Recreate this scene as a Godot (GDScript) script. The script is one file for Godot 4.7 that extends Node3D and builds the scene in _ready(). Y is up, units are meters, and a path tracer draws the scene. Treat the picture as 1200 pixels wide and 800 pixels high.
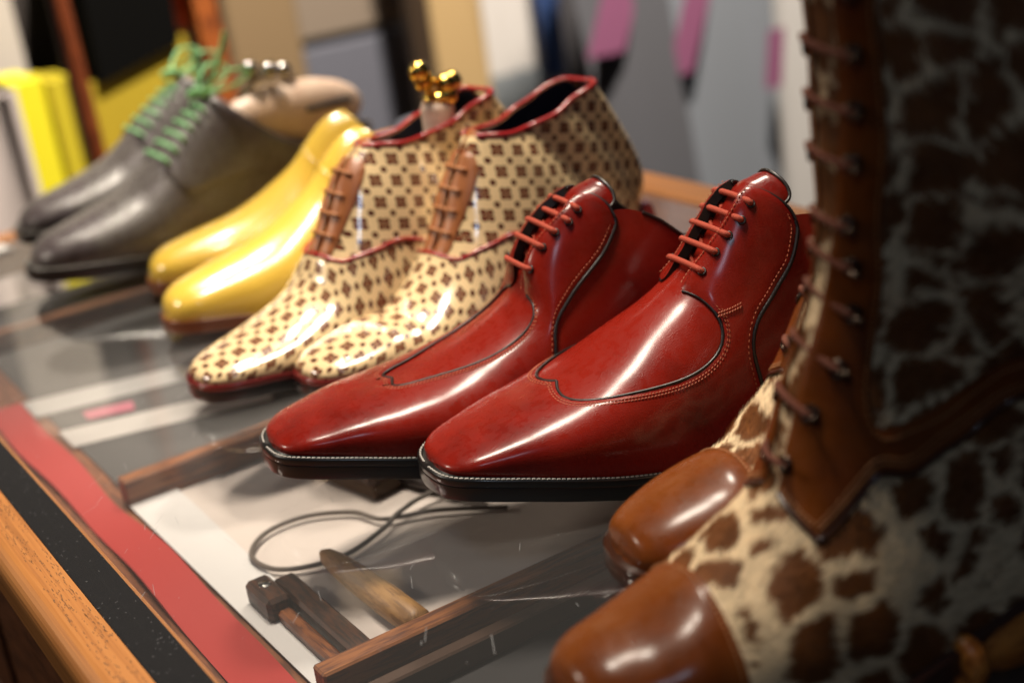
extends Node3D

# ------------------------------------------------------------------ mesh builder
class MB:
	var p := PackedVector3Array()
	var n := PackedVector3Array()
	var uv := PackedVector2Array()
	var c := PackedColorArray()
	var ix := PackedInt32Array()
	func v(pos: Vector3, nor: Vector3, col := Color.WHITE, t := Vector2.ZERO) -> int:
		p.append(pos); n.append(nor); c.append(col); uv.append(t)
		return p.size() - 1
	func tri(a: int, b: int, d: int) -> void:
		var f := (p[b] - p[a]).cross(p[d] - p[a])
		if f.dot(n[a] + n[b] + n[d]) > 0.0:
			ix.append(a); ix.append(d); ix.append(b)
		else:
			ix.append(a); ix.append(b); ix.append(d)
	func quad(a: int, b: int, d: int, e: int) -> void:
		tri(a, b, d); tri(a, d, e)
	func face(a: Vector3, b: Vector3, d: Vector3, e: Vector3, nor: Vector3, col := Color.WHITE) -> void:
		quad(v(a, nor, col), v(b, nor, col), v(d, nor, col), v(e, nor, col))
	func smooth() -> void:
		var acc := PackedVector3Array(); acc.resize(p.size())
		for k in range(0, ix.size(), 3):
			var a := ix[k]; var b := ix[k + 1]; var d := ix[k + 2]
			var f := (p[d] - p[a]).cross(p[b] - p[a])
			acc[a] += f; acc[b] += f; acc[d] += f
		for k in p.size():
			if acc[k].length_squared() > 1e-24:
				var m := acc[k].normalized()
				n[k] = m if m.dot(n[k]) > -0.2 else n[k]
	func mesh() -> ArrayMesh:
		var m := ArrayMesh.new()
		if ix.is_empty():
			return m
		var a := []; a.resize(Mesh.ARRAY_MAX)
		a[Mesh.ARRAY_VERTEX] = p; a[Mesh.ARRAY_NORMAL] = n; a[Mesh.ARRAY_COLOR] = c
		a[Mesh.ARRAY_TEX_UV] = uv; a[Mesh.ARRAY_INDEX] = ix
		m.add_surface_from_arrays(Mesh.PRIMITIVE_TRIANGLES, a)
		return m
	func tube(path: PackedVector3Array, r: float, sides := 8, caps := true, col := Color.WHITE, flat := 1.0, up := Vector3.ZERO) -> void:
		var m := path.size()
		if m < 2:
			return
		var prev := Vector3.ZERO
		var first := p.size()
		for i in m:
			var t := (path[mini(i + 1, m - 1)] - path[maxi(i - 1, 0)]).normalized()
			if prev == Vector3.ZERO:
				var u := up if up != Vector3.ZERO else (Vector3.UP if absf(t.y) < 0.9 else Vector3.RIGHT)
				prev = (u - t * u.dot(t)).normalized()
			var a := (prev - t * prev.dot(t)).normalized()
			prev = a
			var b := t.cross(a)
			for s in sides:
				var g := TAU * s / sides
				var d := a * cos(g) * flat + b * sin(g)
				v(path[i] + d * r, (a * cos(g) + b * sin(g) * flat).normalized(), col, Vector2(float(s) / sides, i))
		for i in m - 1:
			for s in sides:
				var q := first + i * sides
				var s2 := (s + 1) % sides
				quad(q + s, q + s2, q + sides + s2, q + sides + s)
		if caps:
			for e in [0, m - 1]:
				var t := (path[1] - path[0]).normalized() * -1.0 if e == 0 else (path[m - 1] - path[m - 2]).normalized()
				var k := v(path[e] + t * r * 0.5, t, col)
				for s in sides:
					tri(k, first + e * sides + s, first + e * sides + (s + 1) % sides)

# ------------------------------------------------------------------ a shoe's upper as a surface over (u, v)
# rows: [feather x, feather y, ridge x, ridge y, half width, fullness, closing, sideways shift]
class Last:
	var STEP := 8
	var NV := 72
	var rows: Array
	var nu: int
	var P: Array = []      # PackedVector3Array per column
	var N: Array = []
	var S := PackedFloat32Array()
	var G := PackedFloat32Array()
	var U := PackedFloat32Array()
	var skew := 0.0
	func row(u: float) -> PackedFloat32Array:
		var m := rows.size()
		var i := clampi(int(floor(u)), 0, m - 2)
		var t := u - i
		var a: Array = rows[maxi(i - 1, 0)]; var b: Array = rows[i]; var d: Array = rows[i + 1]; var e: Array = rows[mini(i + 2, m - 1)]
		var o := PackedFloat32Array(); o.resize(8)
		for k in 8:
			o[k] = cubic_interpolate(b[k], d[k], a[k], e[k], t)
		return o
	func at(r: PackedFloat32Array, v: float) -> Vector3:
		var f := absf(v) * PI * 0.5
		var cq := maxf(cos(f), 0.0)
		var q1 := pow(cq, r[5]); var w1 := pow(sin(f), minf(1.0, 0.36 + 0.72 * r[5])) * (1.0 + 0.07 * sin(2.0 * f))
		var q2 := (1.0 + cos(2.0 * f)) * 0.5; var w2 := sin(2.0 * f)
		var b := clampf(r[6], 0.0, 1.0)
		var q := lerpf(q1, q2, b); var w := lerpf(w1, w2, b) * r[4]
		return Vector3(r[0] + (r[2] - r[0]) * q, r[1] + (r[3] - r[1]) * q, signf(v) * w + r[7] * q + skew * w)
	func pos(u: float, v: float) -> Vector3:
		return at(row(clampf(u, 0.0, rows.size() - 1.0)), v)
	func nor(u: float, v: float) -> Vector3:
		var du := pos(minf(u + 0.06, rows.size() - 1.0), v) - pos(maxf(u - 0.06, 0.0), v)
		var dv := pos(u, v + 0.02) - pos(u, v - 0.02)
		return dv.cross(du).normalized()
	func build(bumps: FastNoiseLite, amp: float) -> void:
		nu = (rows.size() - 1) * STEP + 1
		var acc := 0.0
		for i in nu:
			var u := float(i) / STEP
			U.append(u)
			var r := row(u)
			var col := PackedVector3Array(); col.resize(NV + 1)
			var g := 0.0
			for j in NV + 1:
				col[j] = at(r, 2.0 * j / NV - 1.0)
				if j > NV / 2:
					g += col[j].distance_to(col[j - 1])
			P.append(col)
			G.append(maxf(g, 0.004))
			if i > 0:
				acc += maxf(col[NV * 3 / 4].distance_to(P[i - 1][NV * 3 / 4]) * 0.5 + col[NV / 2].distance_to(P[i - 1][NV / 2]) * 0.5, 0.0002)
			S.append(acc)
		_normals()
		if bumps:
			for i in nu:
				var cc: PackedVector3Array = P[i]
				for j in NV + 1:
					cc[j] += N[i][j] * bumps.get_noise_3dv(cc[j] * 1000.0) * amp
				P[i] = cc
			_normals()
	func _normals() -> void:
		N.clear()
		for i in nu:
			var o := PackedVector3Array(); o.resize(NV + 1)
			var a: PackedVector3Array = P[maxi(i - 1, 0)]; var b: PackedVector3Array = P[mini(i + 1, nu - 1)]; var m: PackedVector3Array = P[i]
			for j in NV + 1:
				var d := (m[mini(j + 1, NV)] - m[maxi(j - 1, 0)]).cross(b[j] - a[j])
				o[j] = d.normalized() if d.length_squared() > 1e-20 else Vector3(-1, 0.2, 0).normalized()
			N.append(o)
	func s_of(u: float) -> float:
		var x := clampf(u, 0.0, rows.size() - 1.0) * STEP
		var i := clampi(int(x), 0, nu - 2)
		return lerpf(S[i], S[i + 1], x - i) + minf(u, 0.0) * 0.01
	func g_of(u: float) -> float:
		var x := clampf(u, 0.0, rows.size() - 1.0) * STEP
		var i := clampi(int(x), 0, nu - 2)
		return lerpf(G[i], G[i + 1], x - i)
	func u_of(s: float) -> float:
		if s <= 0.0:
			return s / 0.01
		var i := clampi(S.bsearch(s) - 1, 0, nu - 2)
		return (i + clampf((s - S[i]) / maxf(S[i + 1] - S[i], 1e-6), 0.0, 1.0)) / STEP
	func flat(uv: Vector2) -> Vector2:
		return Vector2(s_of(uv.x), uv.y * g_of(uv.x))
	func unflat(q: Vector2) -> Vector2:
		var u := u_of(q.x)
		return Vector2(u, q.y / g_of(u))
	# signed distance (clamped to R) inside a polygon given in (u, |v|)
	func sdf(poly: PackedVector2Array, R := 0.012) -> PackedFloat32Array:
		var q := PackedVector2Array()
		for k in poly.size():
			var a := poly[k]; var b := poly[(k + 1) % poly.size()]
			# along the feather line the girth changes, so long edges there are followed in steps
			var m := 60 if minf(a.y, b.y) > 0.99 and absf(a.x - b.x) > 0.3 else 1
			for s in m:
				q.append(flat(a.lerp(b, float(s) / m)))
		var w := NV + 1
		var f := PackedFloat32Array(); f.resize(nu * w)
		var d := PackedFloat32Array(); d.resize(nu * w); d.fill(R)
		var h := NV / 2
		for k in q.size():
			var a := q[k]; var b := q[(k + 1) % q.size()]
			var s0 := minf(a.x, b.x) - R; var s1 := maxf(a.x, b.x) + R
			var y0 := minf(a.y, b.y) - R; var y1 := maxf(a.y, b.y) + R
			var ab := b - a
			var l2 := maxf(ab.length_squared(), 1e-12)
			var i := S.bsearch(s0)
			while i < nu and S[i] <= s1:
				var g := G[i] / h
				var j0 := clampi(int(y0 / g), 0, h); var j1 := clampi(int(y1 / g) + 1, 0, h)
				for j in range(j0, j1 + 1):
					var pt := Vector2(S[i], j * g)
					var t := clampf((pt - a).dot(ab) / l2, 0.0, 1.0)
					var e := pt.distance_to(a + ab * t)
					var o := i * w + h + j
					if e < d[o]:
						d[o] = e
				i += 1
		for i in nu:
			var g := G[i] / h
			for j in h + 1:
				var x := d[i * w + h + j]
				if not Geometry2D.is_point_in_polygon(Vector2(S[i] + 1e-7, j * g + 3e-7), q):
					x = -x
				f[i * w + h + j] = x
				f[i * w + h - j] = x
		return f

static func curve(pts: Array, sub := 8) -> PackedVector2Array:
	var o := PackedVector2Array()
	var m := pts.size()
	for i in m - 1:
		for k in sub:
			o.append((pts[i] as Vector2).cubic_interpolate(pts[i + 1], pts[maxi(i - 1, 0)], pts[mini(i + 2, m - 1)], float(k) / sub))
	o.append(pts[m - 1])
	return o

static func join(parts: Array) -> PackedVector2Array:
	var o := PackedVector2Array()
	for a in parts:
		o.append_array(PackedVector2Array(a))
	return o

# ------------------------------------------------------------------ naming helpers
var taken := {}
func tag(o: Node, label: String, category := "", group := "", kind := "") -> void:
	if label: o.set_meta("label", label)
	if category: o.set_meta("category", category)
	if group: o.set_meta("group", group)
	if kind: o.set_meta("kind", kind)

func numbered(called: String) -> String:
	var k: int = taken.get(called, 0)
	taken[called] = k + 1
	return called if k == 0 else "%s_%03d" % [called, k]

func thing(called: String, label: String, category: String, at := Vector3.ZERO, turn := 0.0, group := "") -> Node3D:
	var o := Node3D.new()
	o.name = numbered(called)
	add_child(o)
	o.position = at; o.rotation.y = turn
	tag(o, label, category, group)
	return o

func part(called: String, mb: MB, m: Material, parent: Node = self, kind := "") -> MeshInstance3D:
	var o := MeshInstance3D.new()
	o.name = numbered(called) if parent == self else called
	o.mesh = mb.mesh()
	o.material_override = m
	if parent != self and parent.has_node(called):
		var k := 1
		while parent.has_node("%s_%03d" % [called, k]):
			k += 1
		o.name = "%s_%03d" % [called, k]
	parent.add_child(o, true)
	if kind: o.set_meta("kind", kind)
	return o

# ------------------------------------------------------------------ materials
func lin(r: float, g: float, b: float) -> Color:
	return Color(r, g, b).linear_to_srgb()

var grain: NoiseTexture2D
var weave: NoiseTexture2D
var smudge: NoiseTexture2D
var wood_tex: Dictionary = {}

func noise_tex(freq: float, kind: int, octaves: int, size := 512, seed_ := 1, normal := false) -> NoiseTexture2D:
	var f := FastNoiseLite.new()
	f.noise_type = kind; f.frequency = freq; f.fractal_octaves = octaves; f.seed = seed_
	var t := NoiseTexture2D.new()
	t.width = size; t.height = size; t.seamless = true; t.noise = f; t.as_normal_map = normal
	return t

func mat(col: Color, rough: float, coat := 0.0, coat_rough := 0.1, bump := 0.0, bump_scale := 40.0, metal := 0.0) -> StandardMaterial3D:
	var m := StandardMaterial3D.new()
	m.albedo_color = col; m.roughness = rough; m.metallic = metal
	m.vertex_color_use_as_albedo = true
	if coat > 0.0:
		m.clearcoat_enabled = true; m.clearcoat = coat; m.clearcoat_roughness = coat_rough
	if bump > 0.0:
		m.heightmap_enabled = true; m.heightmap_texture = grain; m.heightmap_scale = bump
		m.uv1_triplanar = true; m.uv1_scale = Vector3.ONE * bump_scale
	return m

func wood(dark: Color, light: Color, seed_: int, rough := 0.45, along := Vector3(1.2, 14, 14)) -> StandardMaterial3D:
	var f := FastNoiseLite.new()
	f.noise_type = FastNoiseLite.TYPE_SIMPLEX_SMOOTH; f.frequency = 0.02; f.fractal_octaves = 5; f.seed = seed_; f.fractal_gain = 0.6
	f.domain_warp_enabled = true; f.domain_warp_amplitude = 18; f.domain_warp_frequency = 0.012
	var g := Gradient.new()
	g.offsets = PackedFloat32Array([0.0, 0.36, 0.45, 0.62, 1.0])
	g.colors = PackedColorArray([dark.darkened(0.1), dark, light.lerp(dark, 0.45), light, light.lightened(0.05)])
	var t := NoiseTexture2D.new()
	t.width = 512; t.height = 512; t.seamless = true; t.noise = f; t.color_ramp = g
	var m := StandardMaterial3D.new()
	m.albedo_texture = t; m.roughness = rough
	m.uv1_triplanar = true; m.uv1_world_triplanar = true; m.uv1_scale = along
	return m

# ------------------------------------------------------------------ panels on a last
# f: where > 0 the panel is there; off: how far each grid point stands proud; wall: closes the cut edge
func panel(L: Last, f: PackedFloat32Array, off: PackedFloat32Array, col: Callable, out: MB, wall: MB = null, wall_col := Color(0.02, 0.012, 0.01), flip := false, sink := 0.0) -> void:
	var w := L.NV + 1
	var idx := PackedInt32Array(); idx.resize(L.nu * w); idx.fill(-1)
	var edge := {}
	var first := out.p.size()
	for i in L.nu - 1:
		for j in L.NV:
			var a := i * w + j
			var b := a + 1; var d := a + w + 1; var e := a + w
			if f[a] <= 0.0 and f[b] <= 0.0 and f[d] <= 0.0 and f[e] <= 0.0:
				continue
			for t in [[a, b, d], [a, d, e]]:
				var loop := PackedInt32Array()
				var cut := PackedInt32Array()
				for k in 3:
					var x: int = t[k]; var y: int = t[(k + 1) % 3]
					if f[x] > 0.0:
						if idx[x] < 0:
							idx[x] = _pv(L, x, w, off[x], col, out, flip)
						loop.append(idx[x])
					if (f[x] > 0.0) != (f[y] > 0.0):
						var lo := mini(x, y); var hi := maxi(x, y)
						var key := lo * 4 + (0 if hi == lo + 1 else 1 if hi == lo + w else 2)
						var q: int = edge.get(key, -1)
						if q < 0:
							var s := f[lo] / (f[lo] - f[hi])
							q = _pe(L, lo, hi, s, w, off, col, out, flip)
							edge[key] = q
						loop.append(q); cut.append(q)
				if loop.size() >= 3:
					out.tri(loop[0], loop[1], loop[2])
					if loop.size() == 4:
						out.tri(loop[0], loop[2], loop[3])
				if wall and cut.size() == 2:
					var p0 := out.p[cut[0]]; var p1 := out.p[cut[1]]
					var n0 := out.n[cut[0]]; var n1 := out.n[cut[1]]
					var m := (p1 - p0).cross(n0).normalized()
					# away from the panel
					var inside := (out.p[loop[0]] + out.p[loop[1]] + out.p[loop[2]]) / 3.0
					if m.dot(inside - p0) > 0.0: m = -m
					wall.quad(wall.v(p0, m, wall_col), wall.v(p1, m, wall_col), wall.v(p1 - n1 * sink, m, wall_col), wall.v(p0 - n0 * sink, m, wall_col))
	# recompute normals of what was added
	var acc := PackedVector3Array(); acc.resize(out.p.size())
	out.smooth()

func _pv(L: Last, x: int, w: int, o: float, col: Callable, out: MB, flip: bool) -> int:
	var i := x / w; var j := x % w
	var n: Vector3 = L.N[i][j]
	var pos: Vector3 = L.P[i][j] + n * o
	var y: float = (2.0 * j / L.NV - 1.0) * L.G[i]
	return out.v(pos, -n if flip else n, col.call(L.S[i], y, pos), Vector2(L.S[i], y))

func _pe(L: Last, lo: int, hi: int, s: float, w: int, off: PackedFloat32Array, col: Callable, out: MB, flip: bool) -> int:
	var i := lo / w; var j := lo % w; var i2 := hi / w; var j2 := hi % w
	var n := ((L.N[i][j] as Vector3).lerp(L.N[i2][j2], s)).normalized()
	var pos := (L.P[i][j] as Vector3).lerp(L.P[i2][j2], s) + n * lerpf(off[lo], off[hi], s)
	var ss := lerpf(L.S[i], L.S[i2], s)
	var y: float = lerpf((2.0 * j / L.NV - 1.0) * L.G[i], (2.0 * j2 / L.NV - 1.0) * L.G[i2], s)
	return out.v(pos, -n if flip else n, col.call(ss, y, pos), Vector2(ss, y))

func konst(L: Last, x: float) -> PackedFloat32Array:
	var o := PackedFloat32Array(); o.resize(L.nu * (L.NV + 1)); o.fill(x)
	return o

# thickness that rounds down at the panel's edge
func proud(f: PackedFloat32Array, d: float, bevel := 0.0025, edge := 0.45) -> PackedFloat32Array:
	var o := PackedFloat32Array(); o.resize(f.size())
	for k in f.size():
		o[k] = d * lerpf(edge, 1.0, smoothstep(0.0, bevel, f[k]))
	return o

func least(a: PackedFloat32Array, b: PackedFloat32Array) -> PackedFloat32Array:
	var o := PackedFloat32Array(); o.resize(a.size())
	for k in a.size():
		o[k] = minf(a[k], b[k])
	return o

func outside(a: PackedFloat32Array, grow := 0.0) -> PackedFloat32Array:
	var o := PackedFloat32Array(); o.resize(a.size())
	for k in a.size():
		o[k] = grow - a[k]
	return o

# below a line drawn in the side view: pts are (x, y)
func below(L: Last, pts: Array) -> PackedFloat32Array:
	var w := L.NV + 1
	var o := PackedFloat32Array(); o.resize(L.nu * w)
	for i in L.nu:
		for j in w:
			var p: Vector3 = L.P[i][j]
			o[i * w + j] = height_at(pts, p.x) - p.y
	return o

func height_at(pts: Array, x: float) -> float:
	var k := 0
	while k < pts.size() - 2 and x > pts[k + 1].x:
		k += 1
	var a: Vector2 = pts[k]; var b: Vector2 = pts[k + 1]
	var pre: Vector2 = pts[maxi(k - 1, 0)]; var post: Vector2 = pts[mini(k + 2, pts.size() - 1)]
	var t := clampf((x - a.x) / (b.x - a.x), 0.0, 1.0)
	var w := b.x - a.x
	var s0: float = (b.y - pre.y) / maxf(b.x - pre.x, 0.001) * w; var s1: float = (post.y - a.y) / maxf(post.x - a.x, 0.001) * w
	return a.y * (2.0 * t * t * t - 3.0 * t * t + 1.0) + s0 * (t * t * t - 2.0 * t * t + t) + b.y * (3.0 * t * t - 2.0 * t * t * t) + s1 * (t * t * t - t * t)

# resampled path on the surface: curve in (u, v), shifted by d towards its left, lifted by h
func on_surface(L: Last, cv: PackedVector2Array, d: float, lift: float, step: float, side := 1.0) -> Array:
	var q := PackedVector2Array()
	for a in cv:
		q.append(L.flat(a))
	var m := q.size()
	var sh := PackedVector2Array()
	for k in m:
		var t := (q[mini(k + 1, m - 1)] - q[maxi(k - 1, 0)]).normalized()
		sh.append(q[k] + Vector2(-t.y, t.x) * d)
	var out := PackedVector3Array(); var nrm := PackedVector3Array()
	var carry := 0.0
	for k in m - 1:
		var l := sh[k].distance_to(sh[k + 1])
		var x := carry
		while x < l:
			var uv := L.unflat(sh[k].lerp(sh[k + 1], x / maxf(l, 1e-6)))
			var v := clampf(uv.y * side, -1.0, 1.0)
			var n := L.nor(uv.x, v)
			out.append(L.pos(uv.x, v) + n * lift); nrm.append(n)
			x += step
		carry = x - l
	return [out, nrm]

func stitches(mb: MB, path: Array, length: float, r: float, col: Color, slant := 0.0) -> void:
	var pts: PackedVector3Array = path[0]; var nr: PackedVector3Array = path[1]
	for k in range(1, pts.size() - 1):
		var t := (pts[k + 1] - pts[k - 1]).normalized()
		var n := nr[k]
		var b := n.cross(t).normalized()
		t = (t + b * slant).normalized()
		b = n.cross(t).normalized()
		var c := pts[k]
		var ends := [c - t * length * 0.5, c + t * length * 0.5]
		var ring := []
		for s in [-0.28, 0.28]:
			for a in 5:
				var g := PI * (a / 4.0)
				ring.append(mb.v(c + t * length * s + b * cos(g) * r + n * sin(g) * r, (b * cos(g) + n * (sin(g) + 0.1)).normalized(), col))
		for a in 4:
			mb.quad(ring[a], ring[a + 1], ring[5 + a + 1], ring[5 + a])
		var e0 := mb.v(ends[0], (-t + n).normalized(), col); var e1 := mb.v(ends[1], (t + n).normalized(), col)
		for a in 4:
			mb.tri(e0, ring[a], ring[a + 1])
			mb.tri(e1, ring[5 + a], ring[5 + a + 1])

# ------------------------------------------------------------------ soles
func outline(L: Last, grow: float) -> Array:
	var right := PackedVector3Array()
	var xe := -1.0
	var rs := []
	for k in 600:
		var u := pow(k / 599.0, 1.5) * (L.rows.size() - 1)
		var r := L.row(u)
		if r[0] <= xe or u > L.rows.size() - 3: continue
		if r[6] > 0.8: break
		xe = r[0]; rs.append(r)
	xe += 0.003
	for r in rs:
		var wd: float = r[4]
		var k := clampf((r[0] - (xe - 0.034)) / 0.034, 0.0, 1.0)
		wd *= sqrt(maxf(1.0 - k * k, 0.0))
		right.append(Vector3(r[0], r[1], wd))
	right.append(Vector3(xe, right[right.size() - 1].y, 0.0))
	# resample evenly
	var ev := PackedVector3Array()
	var step := 0.0022
	var carry := 0.0
	for k in right.size() - 1:
		var a := right[k]; var b := right[k + 1]
		var l := Vector2(a.x, a.z).distance_to(Vector2(b.x, b.z))
		var x := carry
		while x < l:
			ev.append(a.lerp(b, x / maxf(l, 1e-7))); x += step
		carry = x - l
	ev.append(right[right.size() - 1])
	var all := PackedVector3Array()
	for q in ev: all.append(q)
	for k in range(ev.size() - 2, 0, -1):
		all.append(Vector3(ev[k].x, ev[k].y, -ev[k].z))
	# outward normals, smoothed
	var m := all.size()
	var nr := PackedVector3Array()
	for k in m:
		var t := all[(k + 2) % m] - all[(k - 2 + m) % m]
		nr.append(Vector3(-t.z, 0, t.x).normalized())
	var mid := Vector3(0.12, 0, 0)
	for k in m:
		if nr[k].dot(all[k] - mid) < 0.0: nr[k] = -nr[k]
	var o := PackedVector3Array()
	for k in m:
		o.append(all[k] + nr[k] * grow)
	return [o, nr]

# rings of points [grow, drop from the feather line]; groups of rings stay smooth, a null starts a new group
func ring_wall(L: Last, rings: Array, mb: MB, col := Color.WHITE, cap := "", floor_y := -1.0, xmin := -1.0) -> void:
	var prev := PackedInt32Array()
	var prev_in := PackedInt32Array()
	for spec in rings:
		if spec == null:
			prev = PackedInt32Array(); continue
		var o := outline(L, spec[0])
		var pts: PackedVector3Array = o[0]; var nr: PackedVector3Array = o[1]
		var cur := PackedInt32Array()
		for k in pts.size():
			var q := pts[k]
			if xmin > 0.0:
				q.x = maxf(q.x, xmin + spec[0] * 0.2)
			var y: float = q.y - spec[1]
			if floor_y >= 0.0 and spec.size() > 3:
				y = floor_y + spec[3]
			elif floor_y >= 0.0:
				y = maxf(y, floor_y)
			cur.append(mb.v(Vector3(q.x, y, q.z), (nr[k] + Vector3(0, spec[2], 0)).normalized(), col, Vector2(k * 0.0022, y)))
		if not prev.is_empty():
			for k in cur.size():
				var k2 := (k + 1) % cur.size()
				mb.quad(prev[k], prev[k2], cur[k2], cur[k])
		prev = cur
	# close the underside
	if cap == "bottom":
		var m := prev.size()
		for k in range(0, m / 2 - 1):
			var a := prev[k]; var b := prev[k + 1]; var d := prev[(m - k - 1) % m]; var e := prev[(m - k) % m]
			var dn := Vector3.DOWN
			mb.quad(mb.v(mb.p[a], dn, col), mb.v(mb.p[b], dn, col), mb.v(mb.p[d], dn, col), mb.v(mb.p[e], dn, col))

func add_sole(L: Last, root: Node3D, welt_m: Material, sole_m: Material, heel_m: Material, grow := 0.0045, thick := 0.0095, welt_t := 0.003, stitch_m: Material = null, stitch_step := 0.0022) -> void:
	var wm := MB.new()
	ring_wall(L, [[-0.006, -0.0012, 1.0], [grow - 0.0008, 0.0, 1.0], null, [grow - 0.0008, 0.0, 0.8], [grow, 0.0006, 0.1], [grow, welt_t - 0.0006, -0.1], [grow - 0.0006, welt_t, -0.6]], wm)
	part("welt", wm, welt_m, root)
	var sm := MB.new()
	ring_wall(L, [[grow - 0.0012, welt_t - 0.0002, 0.8], [grow - 0.0002, welt_t + 0.0006, 0.1], [grow + 0.0002, thick - 0.0012, -0.1], [grow - 0.0010, thick, -0.7]], sm, Color.WHITE, "bottom", 0.0006)
	part("outsole", sm, sole_m, root)
	var hm := MB.new()
	ring_wall(L, [[grow - 0.0006, thick + 0.0003, 0.5], [grow - 0.0002, thick + 0.001, 0.1], [grow - 0.001, 0.03, -0.1, 0.0016], [grow - 0.002, 0.03, -0.6, 0.0004]], hm, Color.WHITE, "bottom", 0.0, L.rows[13][0] - 0.005)
	part("heel", hm, heel_m, root)
	if stitch_m:
		var st := MB.new()
		var o := outline(L, grow - 0.0017)
		var pts: PackedVector3Array = o[0]
		var n2 := PackedVector3Array(); var p2 := PackedVector3Array()
		for q in pts:
			p2.append(q + Vector3(0, 0.0003, 0)); n2.append(Vector3.UP)
		stitches(st, [p2, n2], 0.0021, 0.00055, Color.WHITE, 0.25)
		part("welt_stitching", st, stitch_m, root, "stuff")

func turn_of(yaw: float) -> float:
	return PI / 2.0 - yaw

# straight lace over the gap with a slight sag, from (u, v) to (u2, -v)
func lace_bar(L: Last, a: Vector2, b: Vector2, la: float, lb: float, r: float, mb: MB, arch := 0.0015, tail := 0.003) -> void:
	var pa := L.pos(a.x, a.y); var na := L.nor(a.x, a.y)
	var pb := L.pos(b.x, b.y); var nb := L.nor(b.x, b.y)
	var up := (na + nb).normalized()
	var q := PackedVector3Array()
	q.append(pa + na * (la - 0.0022) + (pa - pb).normalized() * tail * 0.4)
	q.append(pa + na * (la + r * 0.35) + (pa - pb).normalized() * tail * 0.2)
	for k in 11:
		var t := 0.06 + 0.88 * k / 10.0
		q.append((pa + na * (la + r * 0.8)).lerp(pb + nb * (lb + r * 0.8), t) + up * arch * sin(PI * t))
	q.append(pb + nb * (lb + r * 0.35) + (pb - pa).normalized() * tail * 0.2)
	q.append(pb + nb * (lb - 0.0022) + (pb - pa).normalized() * tail * 0.4)
	mb.tube(q, r, 10, true)

func bent(pts: Array, sub := 8) -> PackedVector3Array:
	var o := PackedVector3Array()
	var m := pts.size()
	for i in m - 1:
		for k in sub:
			o.append((pts[i] as Vector3).cubic_interpolate(pts[i + 1], pts[maxi(i - 1, 0)], pts[mini(i + 2, m - 1)], float(k) / sub))
	o.append(pts[m - 1])
	return o
const RED_ROWS := [
	[0, 0.0298, 0.001, 0.03, 0.0005, 0.62, 0, 0],
	[0.0015, 0.0298, 0.0025, 0.0332, 0.0115, 0.62, 0, 0],
	[0.005, 0.0298, 0.0065, 0.0352, 0.0185, 0.62, 0, 0],
	[0.011, 0.0295, 0.0135, 0.0374, 0.0235, 0.6, 0, 0],
	[0.02, 0.028, 0.025, 0.0404, 0.0275, 0.6, 0, 0],
	[0.035, 0.0255, 0.0420192, 0.0448, 0.033, 0.62, 0, 0],
	[0.055, 0.0215, 0.0618343, 0.0499437, 0.039, 0.68, 0, 0],
	[0.08, 0.0165, 0.0856866, 0.059347, 0.0435, 0.76, 0, 0],
	[0.105, 0.0133, 0.107601, 0.0707629, 0.0445, 0.86, 0, 0],
	[0.13, 0.0155, 0.127863, 0.0814409, 0.042, 0.95, 0, 0],
	[0.155, 0.02, 0.142636, 0.0932699, 0.0385, 1.05, 0, 0],
	[0.18, 0.0245, 0.153685, 0.106874, 0.036, 1.05, 0, 0],
	[0.205, 0.0285, 0.165587, 0.120123, 0.034, 1, 0, 0],
	[0.23, 0.032, 0.181229, 0.124398, 0.033, 0.95, 0, 0],
	[0.255, 0.034, 0.196672, 0.127286, 0.0335, 0.9, 0.2, 0],
	[0.278, 0.035, 0.212, 0.13, 0.033, 0.9, 0.5, 0],
	[0.292, 0.04, 0.22, 0.142, 0.031, 0.9, 0.85, 0],
	[0.297, 0.058, 0.228, 0.155, 0.03, 0.9, 1, 0],
	[0.297, 0.08, 0.23, 0.175, 0.029, 0.9, 1, 0]]
const FAR_RED_ROWS := [
	[0, 0.0298, 0.001, 0.03, 0.0005, 0.62, 0, 0],
	[0.0015, 0.0298, 0.0025, 0.0332, 0.0115, 0.62, 0, 0],
	[0.005, 0.0298, 0.0065, 0.0352, 0.0185, 0.62, 0, 0],
	[0.011, 0.0295, 0.0135, 0.0374, 0.0235, 0.6, 0, 0],
	[0.02, 0.028, 0.025, 0.0395, 0.0275, 0.6, 0, 0],
	[0.035, 0.0255, 0.0426927, 0.0428, 0.033, 0.62, 0, 0],
	[0.055, 0.0215, 0.0627108, 0.0449908, 0.039, 0.68, 0, 0],
	[0.08, 0.0165, 0.0880207, 0.0492078, 0.0435, 0.76, 0, 0],
	[0.105, 0.0133, 0.112992, 0.0573948, 0.0445, 0.86, 0, 0],
	[0.13, 0.0155, 0.138402, 0.072798, 0.042, 0.95, 0, 0],
	[0.155, 0.02, 0.145472, 0.091306, 0.0385, 1.05, 0, 0],
	[0.18, 0.0245, 0.155458, 0.10533, 0.036, 1.05, 0, 0],
	[0.205, 0.0285, 0.168078, 0.114553, 0.034, 1, 0, 0],
	[0.23, 0.032, 0.183222, 0.119942, 0.033, 0.95, 0, 0],
	[0.255, 0.034, 0.198167, 0.123387, 0.0335, 0.9, 0.2, 0],
	[0.278, 0.035, 0.212, 0.13, 0.033, 0.9, 0.5, 0],
	[0.292, 0.04, 0.22, 0.142, 0.031, 0.9, 0.85, 0],
	[0.297, 0.058, 0.228, 0.155, 0.03, 0.9, 1, 0],
	[0.297, 0.08, 0.23, 0.175, 0.029, 0.9, 1, 0]]
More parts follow.
